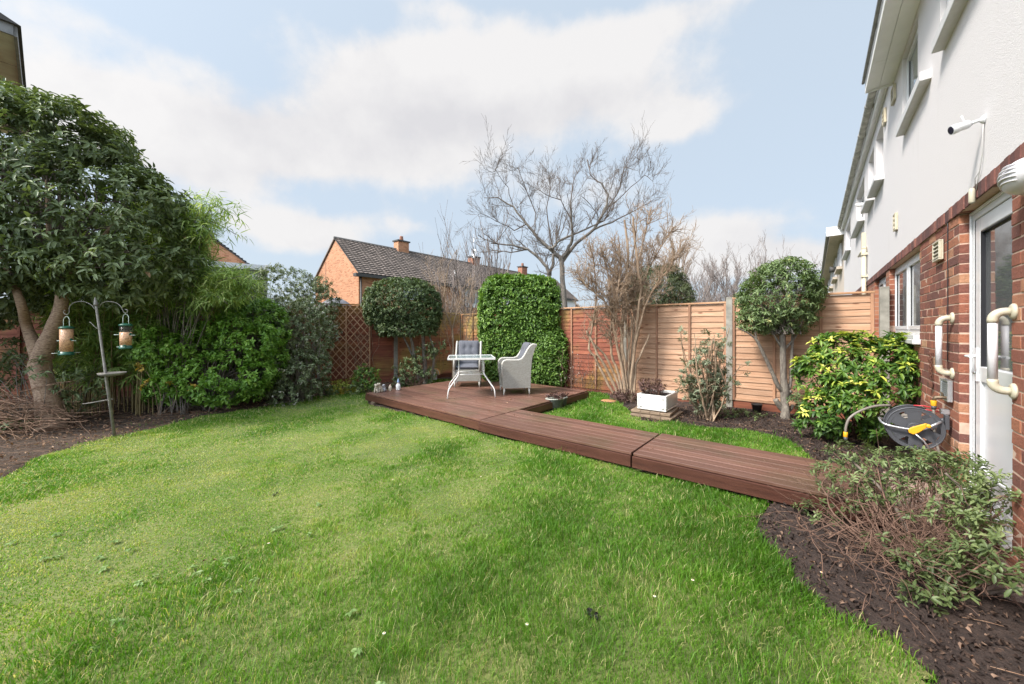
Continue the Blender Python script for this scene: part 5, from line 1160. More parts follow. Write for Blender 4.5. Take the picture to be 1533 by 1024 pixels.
feeder('full green-lidded bird seed feeder hanging from the left arm of the pole', 99.5, 490, 530.5, 4.82, .96, 14.5, [(.10, -2.0), (.55, 0), (.55, math.pi), (.10, 1.2)])
feeder('half-full green-lidded bird seed feeder hanging from the right arm of the pole', 188.3, 486, 521, 4.92, .68, 13.8, [(.10, -.9), (.10, math.pi), (.62, math.pi + .3), (.60, 0)])
# ---- hose reel and tap
M['reel'] = mk('dark_grey_plastic', (.060, .062, .070), .45, .12, 8, .05, 60); M['hose'] = mk('taupe_hose', (.20, .175, .15), .5, .1, 20, 0); M['orange'] = mk('yellow_orange_plastic', (.72, .36, .018), .38, .05, 8, 0)
t = thing('hose_reel', 'grey wall-mounted hose reel with yellow crank handle below the kitchen window', 'hose reel', G(4.50, .21, .575), RZ); t.scale = (.82,) * 3
def disc(x, th):
    b = MB(); R0 = .205
    # rim ring, hub and six webs leave triangular windows open
    n_ = 48
    for (ra, rb) in ((R0 * .86, R0), (R0 * .02, R0 * .50)):
        for k in range(n_):
            a, c = 2 * math.pi * k / n_, 2 * math.pi * (k + 1) / n_
            b.hexa([(x, ra * math.cos(a), ra * math.sin(a)), (x, rb * math.cos(a), rb * math.sin(a)), (x, rb * math.cos(c), rb * math.sin(c)), (x, ra * math.cos(c), ra * math.sin(c)),
                    (x + th, ra * math.cos(a), ra * math.sin(a)), (x + th, rb * math.cos(a), rb * math.sin(a)), (x + th, rb * math.cos(c), rb * math.sin(c)), (x + th, ra * math.cos(c), ra * math.sin(c))])
    for k in range(6):
        a = 2 * math.pi * k / 6 + .5; w0, w1 = .47, .30; ra, rb = R0 * .49, R0 * .87
        b.hexa([(x + .001, ra * math.cos(a - w0), ra * math.sin(a - w0)), (x + .001, rb * math.cos(a - w1), rb * math.sin(a - w1)), (x + .001, rb * math.cos(a + w1), rb * math.sin(a + w1)), (x + .001, ra * math.cos(a + w0), ra * math.sin(a + w0)),
                (x + th - .001, ra * math.cos(a - w0), ra * math.sin(a - w0)), (x + th - .001, rb * math.cos(a - w1), rb * math.sin(a - w1)), (x + th - .001, rb * math.cos(a + w1), rb * math.sin(a + w1)), (x + th - .001, ra * math.cos(a + w0), ra * math.sin(a + w0))])
    b.tube([(x + th / 2, R0 * math.cos(2 * math.pi * k / 40), R0 * math.sin(2 * math.pi * k / 40)) for k in range(41)], .008, 6, False)
    b.build('drum_disc', M['reel'], t)
disc(0, .008); disc(.17, .008)
b = MB(); b.s = True; b.tube([(.008, 0, 0), (.17, 0, 0)], .075, 20); b.build('drum', M['reel'], t)
b = MB(); b.tube([(.03 + .11 * k / 60, .115 * math.cos(k * .9), .115 * math.sin(k * .9)) for k in range(140)][:100], .0085, 6)
b.build('wound_hose', M['hose'], t)
b = MB(); b.tube([(-.03, 0, 0), (0, 0, 0)], [.058, .064], 24); b.tube([(-.045, 0, 0), (-.03, 0, 0)], [.03, .04], 20); b.build('hub', M['reel'], t, .002, 1)
b = MB(); b.T = Matrix.Translation((-.047, .0, .0)) @ Matrix.Rotation(R(-38), 4, 'X') @ Matrix.Translation((0, .03, 0)) @ Matrix.Scale(.85, 4)
b.prism([(-.15, -.020), (-.03, -.040), (.02, -.038), (.040, 0), (.02, .038), (-.03, .040), (-.15, .020), (-.165, 0)], 'x', -.022, 0); b.T = None; b.build('crank_handle', M['orange'], t, .008, 3)
b = MB(); cy, cz = -.095 * math.cos(R(38)), .095 * math.sin(R(38)) ; b.tube([(-.065, cy, cz), (-.13, cy, cz), (-.135, cy, cz)], [.014, .018, .010], 14); b.build('crank_knob', M['orange'], t)
b = MB(); fr_ = spl([Vector(v) for v in ((.05, -.20, .095), (-.04, -.14, .075), (-.05, -.05, .012), (-.052, .02, -.004), (-.05, .12, .0), (-.035, .215, .015), (.02, .245, .035), (.12, .245, .045), (.2, .22, .03), (.205, .06, 0), (.20, 0, 0))]); b.tube(fr_, .011, 8); b.build('tube_frame', M['alu'], t)
b = MB(); b.tube([(-.05, .02, -.03), (-.052, -.05, -.10), (-.04, -.10, -.19)], .008, 8); b.build('lower_stay', M['alu'], t)
b = MB(); b.box(.0, .08, -.234, -.205, .02, .16); b.tube([(.04, -.205, .11), (.05, -.18, .10)], .02, 10); b.build('wall_bracket', M['reel'], t, .004, 1)
t = thing('hose', 'taupe garden hose running from the reel over to an orange connector at the left', 'hose', G(4.52, .44, .60), RZ)
b = MB(); hp = spl([Vector(v) for v in ((.10, -.10, .13), (.04, .0, .12), (-.02, .10, .075), (-.05, .17, .01), (-.06, .195, -.06), (-.06, .20, -.12))]); b.tube(hp, .010, 8); b.build('tube', M['hose'], t)
b = MB(); b.tube([hp[-1], hp[-1] + Vector((0, .001, -.045))], [.016, .016], 12); b.build('connector', M['orange'], t, .002, 1); b = MB(); b.tube([hp[-1] + Vector((0, 0, -.046)), hp[-1] + Vector((0, 0, -.075))], [.015, .012], 12); b.build('nozzle', M['reel'], t)
t = thing('outside_tap', 'outside tap with a yellow connector and grey hose under the silver airbrick', 'tap', G(4.53, 0, .845), RZ)
b = MB(); b.tube([(0, -.01, 0), (0, .05, 0), (0, .09, -.005), (0, .10, -.03)], [.012, .014, .015, .013], 12); b.tube([(0, .05, 0), (0, .055, .035)], .008, 8); b.tube([(-.03, .058, .038), (.03, .058, .038)], .006, 8); b.build('tap', mk('old_brass', (.16, .12, .08), .5, .3, 20, .2, 60, metal=.6), t)
b = MB(); b.tube([(0, .10, -.030), (0, .10, -.075)], [.019, .017], 14); b.build('connector', M['orange'], t, .003, 2); b = MB(); b.tube([(0, .10, -.0755), (0, .10, -.10)], [.018, .014], 14); b.build('collar', M['reel'], t)
b = MB(); b.tube(spl([Vector(v) for v in ((0, .10, -.10), (-.005, .10, -.22), (-.02, .09, -.36), (-.03, .06, -.50), (-.02, .03, -.62))]), .0095, 8); b.build('hose', M['hose'], t)
t = thing('hose_clip', 'red and silver metal clip fixed to the wall just above the hose reel', 'bracket', G(4.62, 0, .72), RZ)
b = MB(); b.box(-.03, .03, 0, .05, -.02, .02); b.build('bracket', M['alu'], t, .003, 1); b = MB(); b.tube([(0, .04, .015), (.0, .14, .03), (0, .2, .028)], .005, 6); b.tube([(0, .04, -.01), (0, .12, .0), (0, .17, .0)], .005, 6); b.build('arm', mk('red_plastic', (.5, .04, .05), .4, .1, 8, 0), t)
# ================================================================== PLANTS
def plant(name, label, cat, loc, group=None): return thing(name, label, cat, (loc[0], loc[1], 0), 0, group)
def trunk_mesh(t, pts_list, mat, name='trunk', n=14, lumpy=.012):
    b = MB(); L0 = t.location; rr = random.Random(len(pts_list))
    for pts, rad in pts_list:
        P_ = spl([Vector(p) - L0 for p in pts], 4); m = len(P_); ra = [np.interp(i / (m - 1), np.linspace(0, 1, len(rad)), rad) * (1 + rr.gauss(0, .03)) for i in range(m)]
        b.tube(P_, ra, n)
    return b.build(name, mat, t)
def bush(t, mat, blobs, n, per, leaf, lw, slen, seed, ragged=0, rsize=.28, **k):
    rs = np.random.RandomState(seed); blobs = list(blobs)
    for _ in range(ragged):
        b_ = blobs[rs.randint(len(blobs) - _)]; dd_ = rs.normal(0, 1, 3); dd_ = dd_ / np.linalg.norm(dd_); dd_[2] = dd_[2] * .8 + .1; m_ = min(b_[3:6]); q_ = rsize * m_ * rs.uniform(.6, 1.25); f_ = rs.uniform(.86, 1.05)
        blobs.append((b_[0] + dd_[0] * b_[3] * f_, b_[1] + dd_[1] * b_[4] * f_, b_[2] + dd_[2] * b_[5] * f_, q_, q_, q_ * rs.uniform(.7, 1.1)))
    kw = dict(depth=.3, p=2.0, noise=.1, nscale=3, gap=-9, gscale=5, zmin=.02); 
    for q in list(kw):
        if q in k: kw[q] = k.pop(q)
    P, Dn = sample_blobs(blobs, n, rs, seed=seed, **kw)
    return foliage(t, mat, P, Dn, rs, per, leaf, leaf * lw, slen, seed=seed, **k), P, Dn
def inner_twigs(t, blobs, base, n, r, mat, seed, name='stems', k=5, wander=.16, r0=.012, zt=1.0, frac=(.5, .98), spread=.1):
    rnd = random.Random(seed); segs = []
    for i in range(n):
        bl = rnd.choice(blobs); c = Vector(bl[:3]); d = Vector((rnd.gauss(0, 1), rnd.gauss(0, 1), rnd.gauss(.2, 1))).normalized(); f = rnd.uniform(*frac)
        e = c + Vector((d.x * bl[3], d.y * bl[4], d.z * bl[5])) * f
        if e.z < .05: continue
        bb = Vector(base) + Vector((rnd.gauss(0, spread), rnd.gauss(0, spread), 0)); mid = bb.lerp(e, .5) + Vector((rnd.gauss(0, wander), rnd.gauss(0, wander), rnd.gauss(.05, wander)))
        P_ = spl([bb, mid, e], k)
        for j in range(len(P_) - 1): f0 = j / len(P_); segs.append((P_[j], P_[j + 1], max(r0 * (1 - f0 * .8), .002), max(r0 * (1 - (j + 1) / len(P_) * .8), .002)))
    return seg_mesh(name, segs, mat, t, 4)
def BL(px, py, Y, rx, ry, rz): p = PP(px, py, Y); return (p.x, p.y, p.z, rx, ry, rz)
# ---- big evergreen tree at the left with forked trunk
tb = GP(75, 645); t = plant('evergreen_tree', 'large dark evergreen tree with forked pale trunk at the far left', 'tree', tb)
Yt = 5.3; q = lambda px, py, Y=Yt: PP(px, py, Y)
trunk_mesh(t, [([tb + Vector((0, 0, -.1)), q(76, 632), q(72, 600), q(64, 570), q(60, 545), q(68, 520), q(80, 490), q(92, 455), q(90, 420), q(78, 395), q(74, 340, 5.2), q(70, 270)], [.19, .145, .125, .112, .110, .098, .080, .070, .058, .048, .035, .015]),
    ([q(61, 550), q(52, 520), q(40, 488), q(30, 450, 5.1), q(10, 400), q(-20, 330)], [.075, .072, .056, .045, .03, .015]),
    ([q(90, 430), q(110, 400), q(140, 370), q(175, 330)], [.05, .042, .03, .012]), ([q(80, 395), q(60, 360), q(30, 310)], [.045, .03, .012])], M['bark'])
blobs = [BL(20, 262, 5.7, 1.30, 1.25, 1.0), BL(80, 305, 5.6, 1.35, 1.3, 1.30), BL(-70, 300, 5.6, 1.4, 1.3, 1.3), BL(150, 340, 5.5, .95, 1.0, .90), BL(195, 385, 5.5, .66, .8, .62), BL(15, 375, 5.3, .9, .8, .52), BL(-90, 400, 5.2, 1.2, 1.0, .8), BL(165, 392, 5.6, .72, .8, .52), BL(30, 205, 5.7, .85, .85, .62), BL(100, 225, 5.7, .62, .7, .62), BL(-70, 190, 5.7, 1.0, .9, .8)]
bush(t, L['cherry'], blobs, 15500, 8, .110, .50, .14, 31, ragged=50, rsize=.30, depth=.34, noise=.10, nscale=4.5, gap=-.58, gscale=3.6, spread=.95, droop=.28, up=.8, shape='lance', clump=.13, bias=.0, zmin=1.3, name='crown', dj=.5, upd=.4)
inner_twigs(t, blobs, q(85, 400), 90, 0, M['twig_dark'], 8, 'limbs', wander=.25, r0=.018, frac=(.3, .72))
# low side sprays round the trunk
t = plant('evergreen_shrub', 'low dark evergreen sprays growing round the foot of the forked tree', 'shrub', GP(20, 628))
b2 = [BL(8, 525, 5.5, .32, .25, .14), BL(62, 552, 5.2, .14, .10, .07), BL(118, 580, 5.6, .20, .25, .30), BL(5, 645, 5.0, .45, .2, .08), BL(-50, 560, 5.4, .5, .4, .4)]
bush(t, L['cherry'], b2, 340, 8, .085, .36, .12, 32, depth=.6, noise=.2, droop=.3, up=.9, shape='lance', zmin=.03); inner_twigs(t, b2, GP(60, 640), 22, 0, M['bark_grey'], 9, wander=.12, r0=.008)
# ---- bamboo
tb = GP(200, 606); t = plant('bamboo', 'tall bamboo clump with arching pale green leaves between the two left shrubs', 'bamboo', tb); rnd = random.Random(14); segs = []; tips = []
for i in range(150):
    px = rnd.uniform(88, 232) if i % 5 else rnd.uniform(232, 300); Y = rnd.uniform(6.0, 7.6) if px < 232 else rnd.uniform(7.6, 8.2); base = PX(px, Y); 
    topz = rnd.uniform(1.6, 3.1) + (.9 if 170 < px < 300 else .1); lean = Vector((rnd.gauss(.05, .25), rnd.gauss(-.1, .22), 0)); p = base; k = 9
    for j in range(k):
        f = (j + 1) / k; pn = base + lean * f * f * topz * .45 + Vector((0, 0, topz * f)); segs.append((p, pn, .009 * (1.1 - f), .009 * (1.02 - f) + .001))
        if f > .25:
            for _ in range(3): tips.append((*(p.lerp(pn, rnd.random()) + Vector((rnd.gauss(0, .09), rnd.gauss(0, .09), 0))),))
        p = pn
M['cane'] = barkmat('cane', (.12, .09, .04), (.24, .19, .085), (.36, .30, .15), 12)
seg_mesh('canes', segs, M['cane'], t, 5)
rs = np.random.RandomState(15); tips = np.array(tips); Dn = np.column_stack([rs.normal(0, .6, len(tips)), rs.normal(-.25, .6, len(tips)), rs.uniform(-.1, .6, len(tips))])
foliage(t, L['bamboo'], tips, unit(Dn), rs, 8, .165, .023, .20, .55, .7, up=.4, shape='strap', clump=.22, bias=.06, tipv=.05)
# pale arching bamboo tops
t = plant('bamboo', 'pale yellow-green arching bamboo tops leaning out beside the dark tree crown', 'bamboo', GP(262, 600)); rnd = random.Random(16); segs = []; tips = []
for i in range(60):
    base = PX(rnd.uniform(235, 285), rnd.uniform(6.0, 6.6)); e = PP((rnd.uniform(215, 318) if i % 3 else rnd.uniform(300, 372)), (rnd.uniform(300, 450) if i % 3 else rnd.uniform(408, 455)), rnd.uniform(5.7, 6.5)); mid = base.lerp(e, .6) + Vector((0, 0, .5)); P_ = spl([base, mid, e, e + Vector((rnd.gauss(.1, .1), rnd.gauss(0, .1), -.12))], 6)
    for j in range(len(P_) - 1):
        segs.append((P_[j], P_[j + 1], .006, .005))
        if j > 6: 
            for _ in range(3): tips.append(list(P_[j] + Vector((rnd.gauss(0, .06), rnd.gauss(0, .06), rnd.gauss(0, .05)))))
seg_mesh('canes', segs, M['bark_grey'], t, 5); tips = np.array(tips); Dn = np.column_stack([rs.normal(.1, .6, len(tips)), rs.normal(-.2, .6, len(tips)), rs.uniform(-.3, .5, len(tips))])
foliage(t, L['bamboo'], tips, unit(Dn), rs, 6, .16, .017, .18, .6, .7, up=.4, shape='strap', clump=.14, bias=.16, tipv=.08)
# ---- bright green rounded shrub
tb = GP(318, 612); t = plant('rounded_shrub', 'big rounded bright green shrub in the left bed', 'shrub', tb)
blobs = [BL(345, 500, 6.9, .78, .7, .68), BL(285, 530, 6.6, .72, .6, .62), BL(372, 530, 6.7, .55, .55, .75), BL(330, 565, 6.4, .75, .5, .42), BL(262, 575, 6.4, .45, .4, .34), BL(385, 480, 6.9, .42, .5, .38), BL(300, 478, 7.0, .5, .5, .4)]
bush(t, L['griselinia'], blobs, 6200, 9, .072, .52, .085, 33, ragged=40, rsize=.36, depth=.3, noise=.10, nscale=5, gap=-.66, gscale=6, spread=.9, droop=.05, up=.8, clump=.14, zmin=.08, upd=.5); inner_twigs(t, blobs, tb, 90, 0, M['bark_grey'], 10, r0=.014)
# ---- yellow-leaved sprays in front of it
t = plant('yellow_leaved_branch', 'thin branch with yellow leaves in front of the bright green shrub', 'branch', GP(238, 625)); rnd = random.Random(20); segs = []; tips = []
for pl in ([(238, 622), (232, 590), (222, 560), (207, 549)], [(238, 622), (240, 590), (230, 572), (214, 577)], [(238, 622), (262, 600), (262, 578), (245, 572)], [(262, 578), (278, 578), (295, 583)]):
    P_ = spl([PP(x, y, 5.95) for x, y in pl], 5)
    for j in range(len(P_) - 1): segs.append((P_[j], P_[j + 1], .004, .003))
    tips += [list(p) for p in P_[-4:]]
seg_mesh('stem', segs, M['twig_tan'], t, 4); tips = np.array(tips); foliage(t, L['yellow'], tips, unit(rs.normal(0, 1, tips.shape) + np.array([.4, -.5, .4])), rs, 5, .062, .034, .05)
# ---- white-flowering viburnums
def vib(lbl, blobs, base, n, seed, nf, bias=0):
    t = plant('flowering_shrub', lbl, 'shrub', base); o, P, Dn = bush(t, L['viburnum'], blobs, n, 8, .058, .46, .085, seed, ragged=34, rsize=.40, depth=.3, noise=.10, nscale=5, gap=-.62, gscale=7, droop=.12, up=.7, clump=.16, zmin=.05, bias=bias)
    inner_twigs(t, blobs, base, 60, 0, M['bark_grey'], seed, r0=.012); rs = np.random.RandomState(seed + 5); k = rs.choice(len(P), nf); Q = P[k] + Dn[k] * .085; D2 = unit(Dn[k] + rs.normal(0, .3, (nf, 3)))
    I = np.repeat(np.arange(nf), 9); P0 = Q[I] + rs.normal(0, .014, (len(I), 3)); V, T = leaf_arrays(P0, unit(rs.normal(0, 1, P0.shape) + D2[I]), D2[I], rs.uniform(.010, .018, len(I)), rs.uniform(.010, .016, len(I))); tri_mesh('blossom', V, T, L['flower'], t, np.repeat(rs.uniform(0, 1, len(I)), 8), t.location)
    return t
vib('tall dark evergreen shrub with white blossom beside the trellis', [BL(430, 495, 7.5, .68, .62, .62), BL(450, 560, 7.3, .50, .45, .52), BL(465, 500, 7.6, .42, .5, .55), BL(432, 590, 6.95, .36, .3, .22), BL(415, 530, 7.5, .45, .5, .8)], GP(445, 600), 3800, 41, 420, .08)
vib('domed dark evergreen shrub rising behind the bright green one', [BL(425, 440, 8.6, .85, .7, .62), BL(385, 455, 8.5, .6, .6, .5), BL(468, 460, 8.5, .45, .5, .5), BL(425, 500, 8.7, 1.0, .6, .9)], PX(425, 8.7), 3600, 42, 200, .12)
# small plants by the trellis
t = plant('small_shrub', 'low orange and green shrub at the foot of the trellis', 'shrub', GP(513, 590)); bush(t, L['heather'], [BL(513, 581, 8.0, .28, .2, .15)], 160, 7, .045, .5, .05, 51, depth=.7, zmin=.01)
t = plant('small_shrub', 'small pale green leafy shrub in front of the trellis end', 'shrub', GP(545, 588)); bl_ = [BL(548, 562, 8.1, .22, .2, .22), BL(540, 572, 8.1, .2, .15, .16), BL(556, 570, 8.0, .15, .15, .15)]; bush(t, L['choisya'], bl_, 200, 7, .055, .5, .06, 52, depth=.7, zmin=.01, bias=-.12); inner_twigs(t, bl_, GP(545, 588), 14, 0, M['twig_red'], 4, wander=.05, r0=.005, spread=.04)
t = plant('small_shrub', 'low dark leafy plant beside the pot-sized pale shrub at the trellis', 'shrub', GP(497, 592)); bush(t, L['daphne'], [BL(495, 585, 7.8, .18, .15, .10), BL(533, 583, 7.9, .16, .12, .10)], 90, 7, .045, .5, .05, 53, depth=.7, zmin=.01)
# ---- clipped evergreen on bare stems
Yc = 9.35; tb = PX(628, Yc - .1); t = plant('clipped_evergreen', 'round-topped clipped evergreen raised on bare stems by the red fence', 'tree', tb)
blobs = [BL(603, 452, Yc, .86, .72, .55), BL(578, 462, Yc, .50, .5, .50), BL(634, 462, Yc, .42, .5, .58), BL(610, 490, Yc, .72, .55, .30)]
bush(t, L['topiary'], blobs, 7600, 8, .050, .52, .06, 43, ragged=16, rsize=.22, depth=.35, p=2.4, noise=.05, nscale=4, gap=-1.2, gscale=9, clump=.12, zmin=1.25, up=.9, name='crown', tipv=.2)
trunk_mesh(t, [([PX(637, Yc - .1), PP(636, 545, Yc), PP(633, 500, Yc)], [.07, .055, .04]), ([PX(628, Yc), PP(622, 545, Yc), PP(615, 505, Yc), PP(600, 480, Yc)], [.05, .04, .035, .02]), ([PX(645, Yc), PP(650, 530, Yc), PP(642, 500, Yc)], [.035, .03, .02]), ([PX(634, Yc), PP(612, 520, Yc), PP(590, 480, Yc)], [.03, .025, .015])], M['bark_grey'])
t = plant('leafy_shrub', 'dark leafy undergrowth below the clipped evergreen beside the concrete post', 'shrub', PX(618, 9.2)); bl_ = [BL(612, 558, 9.2, .36, .3, .30), BL(636, 548, 9.2, .28, .25, .42), BL(604, 572, 9.1, .24, .2, .18), BL(655, 520, 9.3, .16, .15, .22)]
bush(t, L['topiary'], bl_, 620, 7, .055, .5, .08, 44, depth=.7, noise=.25, gap=-.3, gscale=7, zmin=.02); inner_twigs(t, bl_, PX(625, 9.2), 50, 0, M['twig_red'], 5, wander=.12, r0=.006)
# ---- square laurel hedge
Yl = 9.1; t = plant('laurel_hedge', 'square-clipped glossy green laurel hedge behind the right armchair', 'hedge', PX(780, Yl)); bl_ = [BL(778, 497, Yl, .945, .42, 1.30), BL(820, 535, Yl - .1, .38, .4, .62)]
bush(t, L['laurel'], bl_, 10500, 7, .085, .46, .08, 45, depth=.28, p=5.0, noise=.085, nscale=5, gap=-1.0, gscale=8, clump=.12, up=.8, droop=.1, zmin=.03, tipv=.2, dj=.5); inner_twigs(t, bl_, PX(780, Yl), 60, 0, M['bark_grey'], 6, r0=.02, frac=(.3, .85))
# ---- bare pale-stemmed shrub in the far corner
t = plant('bare_shrub', 'bare pale-stemmed shrub in the far corner behind the left armchair', 'shrub', PX(677, 9.6)); rnd = random.Random(61); segs = []; Yb = 9.6
for pl, r0, r1 in (([(678, 566), (679, 520), (678, 492), (668, 470), (664, 455), (667, 425), (672, 395)], .032, .008), ([(678, 492), (683, 470), (688, 452), (692, 430)], .022, .006), ([(698, 566), (696, 520), (699, 490), (706, 470)], .015, .005), ([(696, 520), (704, 500), (713, 478)], .010, .004), ([(664, 455), (656, 440), (652, 420)], .01, .004), ([(676, 530), (672, 510), (660, 480)], .010, .004)):
    limb(segs, rnd, [PP(x, y, Yb + rnd.gauss(0, .1)) for x, y in pl], r0, r1, 9, .62, 2, .008, jit=.16, up=.10, nchild=4, ratio=.62, seg=4, rmin=.0028)
seg_mesh('branches', segs, M['twig_tan'], t, 5)
# ---- large bare tree beyond the fence
Yb = 13.5; t = plant('bare_tree', 'large bare tree with spreading dark branches behind the fence', 'tree', PX(835, Yb)); rnd = random.Random(71); segs = []; tr = []
LB = [([(828, 560), (824, 470), (822, 412), (818, 400), (806, 385), (790, 373), (768, 367), (735, 364)], .15, .03, 9), ([(790, 373), (765, 378), (737, 374)], .05, .02, 4), ([(822, 412), (828, 395), (829, 378), (826, 372), (838, 360), (855, 352), (890, 338), (905, 330)], .10, .03, 10),
    ([(852, 560), (843, 430), (841, 390), (828, 375), (816, 366), (800, 350), (788, 335), (768, 310), (745, 295), (725, 296)], .17, .018, 16), ([(841, 390), (852, 370), (858, 355), (856, 330), (854, 310), (858, 280), (858, 262)], .11, .014, 13), ([(841, 392), (862, 365), (890, 343), (900, 325), (908, 308), (911, 292), (900, 275), (884, 262), (879, 238), (884, 252)], .11, .012, 15),
    ([(890, 343), (915, 333), (945, 318), (968, 306)], .06, .012, 11), ([(900, 325), (925, 290), (935, 250), (955, 255)], .05, .010, 10), ([(911, 310), (935, 290), (965, 262), (978, 272)], .04, .008, 8), ([(788, 335), (770, 345), (742, 330), (718, 318)], .04, .008, 8), ([(800, 350), (802, 320), (790, 290), (775, 250), (766, 262)], .045, .008, 11),
    ([(829, 378), (822, 345), (818, 310), (824, 280), (822, 268)], .05, .008, 11), ([(856, 330), (840, 300), (815, 290), (800, 280)], .04, .008, 8), ([(768, 310), (760, 280), (742, 255), (738, 258)], .03, .007, 8)]
for pl, r0, r1, k in LB:
    dy = rnd.uniform(-.8, .8); f = limb(segs, rnd, [PP(x, y, Yb + dy * min(1, i / 3)) for i, (x, y) in enumerate(pl)], r0 * .60, r1 * .7, int(k * 1.5), .98, 2, .012, jit=.085, up=.05, nchild=5, ratio=.50, ang=.62, seg=5, rmin=.0032, start=.15)
big = [s_ for s_ in segs if s_[2] > .028]; small = [s_ for s_ in segs if s_[2] <= .028]
seg_mesh('trunk', big, M['bark_grey'], t, 8); seg_mesh('branches', small, M['twig_dark'], t, 4)
# ---- tall tan multi-stemmed shrub
Ys = 7.2; base = GP(933, 602); t = plant('tall_bare_shrub', 'tall tan multi-stemmed bare shrub against the fence, left of the white sink', 'shrub', base); rnd = random.Random(81); segs = []
SB = [[(925, 600), (905, 565), (893, 540), (882, 522), (884, 500), (890, 470), (893, 440), (890, 400), (882, 360)], [(930, 600), (912, 560), (895, 530), (883, 505), (878, 495)], [(932, 600), (922, 565), (905, 530), (886, 512)], [(935, 598), (926, 560), (915, 530), (913, 500), (918, 470), (912, 420), (900, 370)], [(938, 598), (932, 555), (922, 510), (917, 478), (925, 440), (930, 400), (925, 350)],
    [(942, 600), (940, 560), (942, 520), (938, 480), (932, 455), (940, 420), (950, 370), (955, 320)], [(946, 600), (944, 550), (948, 510), (950, 470), (946, 440), (955, 400), (965, 350), (975, 310)], [(950, 598), (948, 540), (955, 500), (962, 470), (958, 440), (972, 400), (990, 370), (1008, 340)], [(948, 600), (952, 545), (968, 512), (972, 500)], [(944, 598), (940, 530), (946, 480), (935, 440), (918, 410), (905, 380)], [(930, 600), (918, 575), (905, 545)],
    [(940, 598), (936, 540), (928, 490), (905, 450), (880, 430), (862, 405)], [(946, 600), (950, 520), (965, 460), (985, 420), (1005, 400), (1015, 375)], [(936, 600), (930, 520), (935, 440), (940, 380), (935, 330)], [(942, 600), (952, 500), (960, 430), (950, 360), (948, 325)]]
for i, pl in enumerate(SB):
    dY = rnd.uniform(-.35, .35); ln = len(pl) > 5; lo = limb(segs, rnd, [PP(x, y, Ys + dY * k / len(pl)) for k, (x, y) in enumerate(pl)], rnd.uniform(.024, .036), .010 if ln else .018, 0, 1, 1, .006)
    if ln:
        for _ in range(38):
            j = rnd.randint(int(len(lo) * .40), len(lo) - 2); dr = (lo[j + 1] - lo[j]).normalized(); a = Vector((rnd.gauss(0, 1), rnd.gauss(0, 1), rnd.uniform(0, 1))).normalized()
            grow(segs, rnd, lo[j], dr * .35 + a * .85 + Vector((0, 0, .2)), rnd.uniform(.22, .50), .007, 2, jit=.22, up=.07, nchild=5, ratio=.55, ang=.75, seg=5, rmin=.0024, start=.15)
seg_mesh('stems', [s_ for s_ in segs if s_[2] > .012], M['twig_tan'], t, 7); seg_mesh('twigs', [s_ for s_ in segs if s_[2] <= .012], M['twig_tan'], t, 4)
rs = np.random.RandomState(3); bs_ = [base + Vector((rnd.gauss(0, .14), rnd.gauss(0, .10), rnd.uniform(.02, .22))) for _ in range(90)]; foliage(t, L['dark_red'], np.array([list(v) for v in bs_]), unit(rs.normal(0, 1, (90, 3))), rs, 6, .06, .02, .05, name='dead_leaves')
t = plant('thin_bare_shrub', 'thin reddish twiggy shrub with tiny pale blossom before the red fence', 'shrub', GP(868, 588, 0)); rnd = random.Random(83); segs = []
for i in range(26): grow(segs, rnd, t.location + Vector((rnd.gauss(0, .22), rnd.gauss(0, .08), 0)), (rnd.gauss(0, .2), rnd.gauss(0, .15), 1), rnd.uniform(.35, .85), .0045, 1, jit=.14, nchild=4, rmin=.0022)
seg_mesh('stems', segs, M['twig_red'], t, 4); tp = np.array([list(s_[1]) for s_ in segs if s_[1].z > .25]); tp = tp[rs.choice(len(tp), 60)]; foliage(t, L['flower'], tp, unit(rs.normal(0, 1, tp.shape)), rs, 3, .016, .014, .01, name='blossom')
# ---- silvery multi-stem shrub right of the sink
tb = GP(1060, 628); t = plant('silver_shrub', 'upright silvery-leaved shrub with many brown stems right of the white sink', 'shrub', tb); rnd = random.Random(91); segs = []; tips = []; dirs = []
for i in range(30):
    px = rnd.gauss(1058, 15); py = rnd.uniform(482, 560); Y = 5.85 + rnd.uniform(-.25, .3); e = PP(px + (1060 - px) * -.15, py, Y); bb = tb + Vector((rnd.gauss(0, .07), rnd.gauss(0, .06), 0)); mid = bb.lerp(e, .45) + Vector((rnd.gauss(0, .09), rnd.gauss(0, .07), 0)); lo = limb(segs, rnd, spl([bb, mid, e], 2), rnd.uniform(.010, .020), .006, 0, 1, 1, .006)
    for j in range(int(len(lo) * .35), len(lo) - 1, 1):
        if rnd.random() < .75: grow(segs, rnd, lo[j], (rnd.gauss(0, .8), rnd.gauss(0, .8), .7), rnd.uniform(.08, .20), .004, 0, seg=3, rmin=.002); tips.append(list(segs[-1][1])); dirs.append(list((segs[-1][1] - segs[-1][0]).normalized()))
for (ex, ey) in ((1020, 560), (1030, 575), (1012, 570), (1090, 560), (1083, 548), (1095, 580), (1030, 545), (1035, 600), (1085, 600)):
    lo = limb(segs, rnd, spl([tb, tb.lerp(PP(ex, ey, 5.8), .5) + Vector((0, 0, -.05)), PP(ex, ey, 5.75)], 2), .009, .004, 0)
    for j in range(3, len(lo) - 1):
        for _ in range(2): grow(segs, rnd, lo[j], (rnd.gauss(0, .8), rnd.gauss(0, .8), .5), rnd.uniform(.05, .14), .003, 0, seg=3, rmin=.002); tips.append(list(segs[-1][1])); dirs.append([0, 0, 1])
seg_mesh('stems', segs, M['twig_tan'], t, 5); tips, dirs = np.array(tips), np.array(dirs); k = rs.uniform(0, 1, len(tips)) < np.where(tips[:, 2] > 1.05, 1, .8); foliage(t, L['silver'], tips[k], unit(dirs[k]), rs, 14, .056, .021, .085, -.1, .9)
